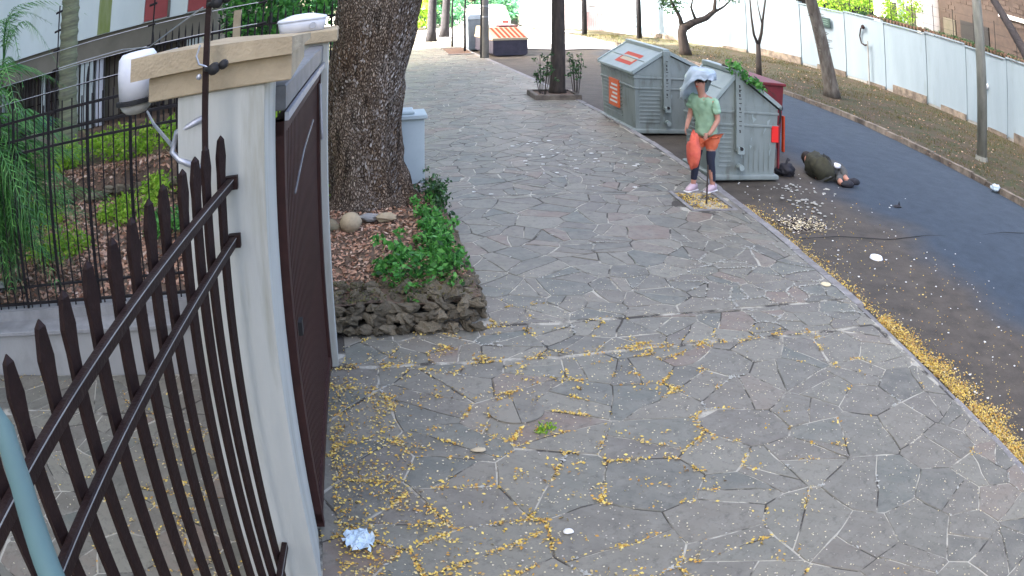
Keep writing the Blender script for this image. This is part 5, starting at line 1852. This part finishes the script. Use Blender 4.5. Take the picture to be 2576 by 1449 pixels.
# local x points from feet to head
J = [((0, 0, .15), (.14, .16)), ((.22, .0, .15), (.12, .15)), ((.45, .0, .17), (.13, .17)), ((.60, -.02, .17), .06), ((.70, -.05, .17), (.085, .085)), ((.79, -.07, .17), (.085, .09)),
     ((.50, -.12, .26), .06), ((.30, -.25, .20), .048), ((.48, -.30, .10), .036), ((.56, -.26, .07), .03),
     ((.50, .02, .08), .06), ((.40, -.2, .06), .045), ((.60, -.22, .05), .034), ((.66, -.16, .05), .03),
     ((-.05, -.10, .22), .10), ((.02, -.42, .17), .068), ((-.34, -.36, .10), .05), ((-.42, -.40, .08), .04),
     ((-.05, .0, .08), .10), ((-.08, -.34, .07), .068), ((-.42, -.22, .06), .05), ((-.50, -.25, .05), .04)]
E_ = [(0, 1), (1, 2), (2, 3), (3, 4), (4, 5), (2, 6), (6, 7), (7, 8), (8, 9), (2, 10), (10, 11), (11, 12), (12, 13), (0, 14), (14, 15), (15, 16), (16, 17), (0, 18), (18, 19), (19, 20), (20, 21)]
skin('body', J, E_, 'skin', ly)
skin('jacket', [((-.10, 0, .16), (.19, .20)), ((.22, .0, .17), (.175, .20)), ((.45, .0, .19), (.17, .21)), ((.56, -.01, .18), .10), ((.50, -.12, .27), .085), ((.31, -.24, .20), .072), ((.44, -.29, .12), .055), ((.50, .02, .09), .08), ((.40, -.2, .07), .065)],
     [(0, 1), (1, 2), (2, 3), (2, 4), (4, 5), (5, 6), (2, 7), (7, 8)], 'olive', ly)
skin('trousers', [((-.03, -.02, .16), (.165, .17)), ((-.03, -.14, .22), .125), ((.02, -.42, .18), .092), ((-.30, -.37, .11), .072), ((-.06, -.05, .09), .12), ((-.08, -.34, .08), .092), ((-.38, -.23, .07), .072)],
     [(0, 1), (1, 2), (2, 3), (0, 4), (4, 5), (5, 6)], 'greyjean', ly)
MB().blob((-.10, -.03, .17), (.18, .19, .18), 12, .35, 14, 10).build('coat_hem', 'olive', ly, smooth=True)
MB().blob((.80, -.05, .19), (.10, .10, .10), 7, .2, 14, 10, freq=4).build('hair', 'hair', ly, smooth=True)
for (a_, b_, c_) in ((-.45, -.42, .09), (-.53, -.27, .06)):
    MB().blob((a_, b_ - .05, c_), (.055, .13, .06), 2, .15, 12, 8).build('shoe', 'blacks', ly, smooth=True)
tag(MB().blob((0, 0, 0), (.10, .08, .05), 9, .5).build('paper_cup', 'white', loc=(8.08, 12.99, ROAD_Z + .34), smooth=True), 'crumpled white paper resting on the lying person', 'paper')

# ------------------------------------------------------------------ litter and small things on the ground
bb = thing('black_bag', 'small black rubbish bag slumped at the corner of the nearer container', 'rubbish bag', (7.12, 13.35, ROAD_Z + .02))
mb = MB()
mb.blob((0, 0, .11), (.17, .15, .12), 21, .5, 18, 12, freq=3)
mb.blob((-.13, .04, .08), (.09, .09, .08), 22, .6, 12, 9, freq=3)
mb.build('sack', 'blacks', bb, smooth=True)
MB().tube([(0, 0, .2), (.02, .0, .27), (.06, .02, .30)], [.03, .02, .035], 8).build('knot', 'blacks', bb)

def scraps(name, label, spots, m, size):
    V = []
    mb_ = MB()
    for (x, y, s_) in spots:
        mb_.blob((x, y, ROAD_Z + .045 + s_ * .2), (s_, s_ * rnd.uniform(.5, .9), s_ * .35), rnd.random() * 50, .7, 8, 6, freq=2)
    return tag(mb_.build(name, m), label, 'litter', kind='stuff')


sp1 = [(6.75 + rnd.gauss(0, .16), 12.45 + rnd.gauss(0, .22), rnd.uniform(.012, .034)) for _ in range(22)]
sp1 += [(6.62 + rnd.gauss(0, .22), 11.5 + rnd.gauss(0, .28), rnd.uniform(.012, .040)) for _ in range(36)]
sp1 += [(7.35 + rnd.gauss(0, .10), 12.35 + rnd.gauss(0, .10), rnd.uniform(.02, .045)) for _ in range(8)]
scraps('paper_litter', 'scattered white paper scraps on the asphalt beside the nearer container', sp1, 'fleck', .05)
sp2 = [(interp(KERB, y) + .3 + abs(rnd.gauss(0, 1.4)), y, rnd.uniform(.008, .02)) for y in [rnd.uniform(4, 16) for _ in range(200)]]
scraps('road_grit', 'fine pale grit and crumbs over the old brown asphalt', sp2, 'white_print', .02)
sp3 = [(3.2 + rnd.gauss(0, .6), 14.3 + rnd.gauss(0, 1.1), rnd.uniform(.008, .02)) for _ in range(40)]
mb = MB()
for (x, y, s_) in sp3:
    mb.blob((min(x, 4.9), y, .012), (s_ * 2, s_, s_ * .35), rnd.random() * 50, .7, 7, 5)
tag(mb.build('pavement_crumbs', 'white_print'), 'white crumbs and chips scattered on the pavement opposite the containers', 'litter', kind='stuff')
tag(MB().tube([(0, 0, 0), (.0, 0, .03)], [.11, .095], 20).build('plate', 'white', loc=(6.45, 9.05, ROAD_Z + .03)), 'round white plate or lid lying alone on the asphalt', 'plate')
o = thing('dark_scrap', 'small dark angular scrap lying in the middle of the blue asphalt', 'scrap', (8.55, 11.4, ROAD_Z + .04))
MB().blob((0, 0, .02), (.10, .05, .03), 31, .6).build('lump', 'blacks', o)
MB().add([(.0, 0, .02), (.09, 0, .02), (.06, .02, .12)], [(0, 1, 2)]).build('flap', 'blacks', o)
o = tag(MB().blob((0, 0, 0), (.17, .12, .08), 41, .6, 14, 10, freq=2.5).build('white_bag', 'bag_blue', loc=(13.2, 12.95, .0), smooth=True), 'crumpled white bag caught against the far kerb', 'plastic bag')
nb_ = thing('blue_plastic_bag', 'crumpled pale blue plastic bag among yellow leaves by the gate', 'plastic bag', (-.14, 4.42, .01))
V, F = [], []
for j in range(13):
    for i in range(13):
        x, y = (i / 12 - .5) * .2, (j / 12 - .5) * .24
        V.append((x + .02 * noise.noise(Vector((i, j, 0)) * .7), y, max(0.003, .035 + .05 * noise.noise(Vector((i * .45, j * .45, 3))) - .5 * (x * x + y * y))))
for j in range(12):
    for i in range(12):
        if math.hypot(i - 5.5, j - 5.5) < 5.9 + noise.noise(Vector((i, j, 8)) * .5) * 2:
            F.append((j * 13 + i, j * 13 + i + 1, j * 13 + i + 14, j * 13 + i + 13))
MB().add(V, F).build('film', 'bag_blue', nb_)
gd = thing('drain_cover', 'straw-coloured leaf-choked drain cover at the kerb', 'drain', (5.95, 10.55, ROAD_Z + .015), math.radians(10))
MB().box(-.36, .36, -.3, .3, -.02, .012).build('plate', 'kerb_old', gd)
for k in range(7):
    MB().box(-.3 + k * .09, -.26 + k * .09, -.25, .25, .013, .024).build('slat', 'iron', gd)
P = np.array([(x, y, ROAD_Z + .045) for x, y in zip(rng.normal(5.95, .24, 420), rng.normal(10.55, .17, 420))])
tag(quads('drain_leaves', leaf_quads(P, .04, flat=.7), 'petal'), 'pale straw leaves heaped over the drain cover', 'leaf litter', kind='stuff')
mh = thing('round_cover', 'round two-piece stone cover set flush among the front paving stones', 'manhole cover', (1.12, 6.05, 0))
for sg in (0, 1):
    pl2 = [(.20 * math.cos(math.pi * (sg + k / 12)) , .20 * math.sin(math.pi * (sg + k / 12)) + (.003 if sg == 0 else -.003)) for k in range(13)]
    pl2 = [(-y_, x_) for x_, y_ in pl2]
    MB().prism(pl2, -.03, .011).build('cover_half', 'paver', mh)
wd_ = bush('weed', 'tiny bright green weed sprouting between the front paving stones', 1.27, 5.73, 0, .06, 14, 9, 'lime', .03, .035, stems=False)
tag(MB().tube([(0, 0, 0), (0, 0, .005)], .065, 18).build('disc', 'petal', loc=(5.0 - .02, 8.08, .003)), 'flat yellow disc stuck on the pavement near the kerb', 'disc')
tag(MB().blob((0, 0, 0), (.035, .03, .012), 4, .2).build('pebble', 'white_print', loc=(1.13, 4.38, .012), smooth=True), 'single pale pebble between front paving stones', 'pebble')
tag(MB().blob((0, 0, 0), (.05, .03, .01), 5, .4).build('dry_leaf', 'stripe_w', loc=(.76, 5.5, .014), smooth=True), 'single large pinkish dry leaf on the front paving', 'leaf')
# asphalt seam and crack: thin tar lines
mb = MB()
tarp = [(5.6, 9.9), (6.3, 9.95), (7.2, 9.75), (8.2, 9.9), (9.3, 9.8), (10.6, 10.0), (12.8, 9.8)]
for a_, b_ in zip(tarp, tarp[1:]):
    mb.tube([(a_[0], a_[1], ROAD_Z + .046), (b_[0], b_[1], ROAD_Z + .046)], .006, 5)
arc = [(9.6 + 1.1 * math.cos(t_), 6.2 + 1.1 * math.sin(t_)) for t_ in [2.2 + .25 * k for k in range(12)]]
for a_, b_ in zip(arc, arc[1:]):
    mb.tube([(a_[0], a_[1], ROAD_Z + .044), (b_[0], b_[1], ROAD_Z + .044)], .008, 5)
tag(mb.build('road_crack', 'dark'), kind='structure')

pts = []
for (a_, b_) in EE:
    mx_, my_ = (a_[0] + b_[0]) / 2, (a_[1] + b_[1]) / 2
    if my_ < 2.6 or my_ > 24:
        continue
    for _ in range(int(math.dist(a_, b_) * 60)):
        t_ = rnd.random()
        x_, y_ = warp(a_[0] + (b_[0] - a_[0]) * t_, a_[1] + (b_[1] - a_[1]) * t_)
        d_ = noise.noise(Vector((x_ * 2.2, y_ * 2.2, 14))) + .6 * noise.noise(Vector((x_ * 8, y_ * 8, 18))) - .38
        d_ += (.5 if 3.3 < x_ and 7.2 < y_ < 10 else 0) + (.22 if 3.0 < x_ and 12.6 < y_ < 16 else 0)
        if d_ > 0 and rnd.random() < d_ * 3:
            pts.append((x_ + rnd.gauss(0, .006), y_ + rnd.gauss(0, .006), .005 + rnd.random() * .003))
tag(quads('mortar_flecks', leaf_quads(np.array(pts), .028, flat=.95, aspect=.45, jitter=.7), 'fleck'), 'white mortar flecks along the joints of the paving', 'mortar', kind='stuff')
# yellow leaf fragments: along the joints of the front paving, in the gutter and loose
pts = []
for (a_, b_) in EE:
    my_ = (a_[1] + b_[1]) / 2
    if my_ > 11 or my_ < 2:
        continue
    for _ in range(int(math.dist(a_, b_) * 230)):
        t_ = rnd.random()
        x_, y_ = warp(a_[0] + (b_[0] - a_[0]) * t_, a_[1] + (b_[1] - a_[1]) * t_)
        d_ = .55 * noise.noise(Vector((x_ * 1.1, y_ * 1.1, 4))) + .7 * noise.noise(Vector((x_ * 4.5, y_ * 4.5, 8))) + .35 * noise.noise(Vector((x_ * 13, y_ * 13, 8)))
        d_ += .10 - .13 * max(0, x_ - .6) - .22 * max(0, y_ - 6.6) + (.34 if abs(y_ - 6.95) < .12 else 0)
        if d_ > 0 and rnd.random() < d_ * 1.6:
            s_ = rnd.choice((.006, .012, .03))
            pts.append((x_ + rnd.gauss(0, s_), y_ + rnd.gauss(0, s_), .003 + rnd.random() * .008))
for _ in range(260):     # small loose clusters
    cx_, cy_ = .1 + abs(rnd.gauss(0, 1.3)), rnd.uniform(2.6, 7.2)
    for _ in range(rnd.randint(2, 9)):
        pts.append((cx_ + rnd.gauss(0, .04), cy_ + rnd.gauss(0, .03), .006 + rnd.random() * .006))
for _ in range(1500):   # heap along the gate foot
    y_ = rnd.uniform(2.5, 6.8)
    pts.append((-.28 + abs(rnd.gauss(0, .14)) + .0, y_, .008 + rnd.random() * .008))
for _ in range(3600):
    y_ = 2.3 + 4.2 * rnd.random() ** 1.4
    x_ = -.1 + abs(rnd.gauss(0, .32))
    if noise.noise(Vector((y_ * 2.2, x_ * 4, 0))) > rnd.uniform(-.2, .3):
        pts.append((x_, y_, .006 + rnd.random() * .006))
tag(quads('yellow_leaf_fragments', leaf_quads(np.array(pts), .0215, flat=.7, aspect=.6, jitter=.65), 'leaf_y'), 'small yellow leaf fragments gathered in the joints of the front paving', 'leaf litter', kind='stuff')
pts = []
for _ in range(12000):
    y_ = 2.4 + 4.75 * rnd.random() ** .9
    w_ = .15 * (1.25 - abs(y_ - 4.8) / 4.5) * (1 + .5 * noise.noise(Vector((y_ * 2.5, 0, 0))))
    if rnd.random() < .25 - .9 * noise.noise(Vector((y_ * 3.5, 5, 0))):
        continue
    pts.append((interp(KERB, y_) + .02 + abs(rnd.gauss(0, w_)), y_, ROAD_Z + .035 + rnd.random() * .035))
for _ in range(1500):
    y_ = rnd.uniform(7.1, 11.5)
    pts.append((interp(KERB, y_) + .05 + abs(rnd.gauss(0, .12)), y_, ROAD_Z + .035 + rnd.random() * .02))
for _ in range(700):
    y_ = rnd.uniform(3, 12)
    pts.append((interp(KERB, y_) + .3 + abs(rnd.gauss(0, 1.0)), y_, ROAD_Z + .045))
tag(quads('gutter_leaves', leaf_quads(np.array(pts), .026, flat=.7, aspect=.6), 'leaf_y'), 'thick drift of yellow leaves along the gutter of the lowered kerb', 'leaf litter', kind='stuff')
pts = [(rnd.uniform(-.3, 5.05), rnd.uniform(2, 9), .006) for _ in range(6500)] + [(rnd.uniform(-5, -.4), rnd.uniform(1.2, 6.9), .006) for _ in range(1200)]
tag(quads('loose_petals', leaf_quads(np.array(pts), .013, flat=.85, aspect=.8), 'petal'), 'tiny pale petals sprinkled over the paving stones', 'petals', kind='stuff')
pts = []
for (a_, b_) in DE:
    mx_, my_ = (a_[0] + b_[0]) / 2, (a_[1] + b_[1]) / 2
    dens = max(0, noise.noise(Vector((mx_ * .9, my_ * .9, 14))) + .15) * (2.2 if mx_ > -1.6 else .8)
    for _ in range(int(math.dist(a_, b_) * 60 * dens)):
        t_ = rnd.random()
        pts.append((a_[0] + (b_[0] - a_[0]) * t_ + rnd.gauss(0, .02), a_[1] + (b_[1] - a_[1]) * t_ + rnd.gauss(0, .02), .008))
tag(quads('driveway_leaves', leaf_quads(np.array(pts), .024, flat=.8, aspect=.6), 'leaf_y'), 'yellow leaf fragments in the joints of the driveway behind the bars', 'leaf litter', kind='stuff')
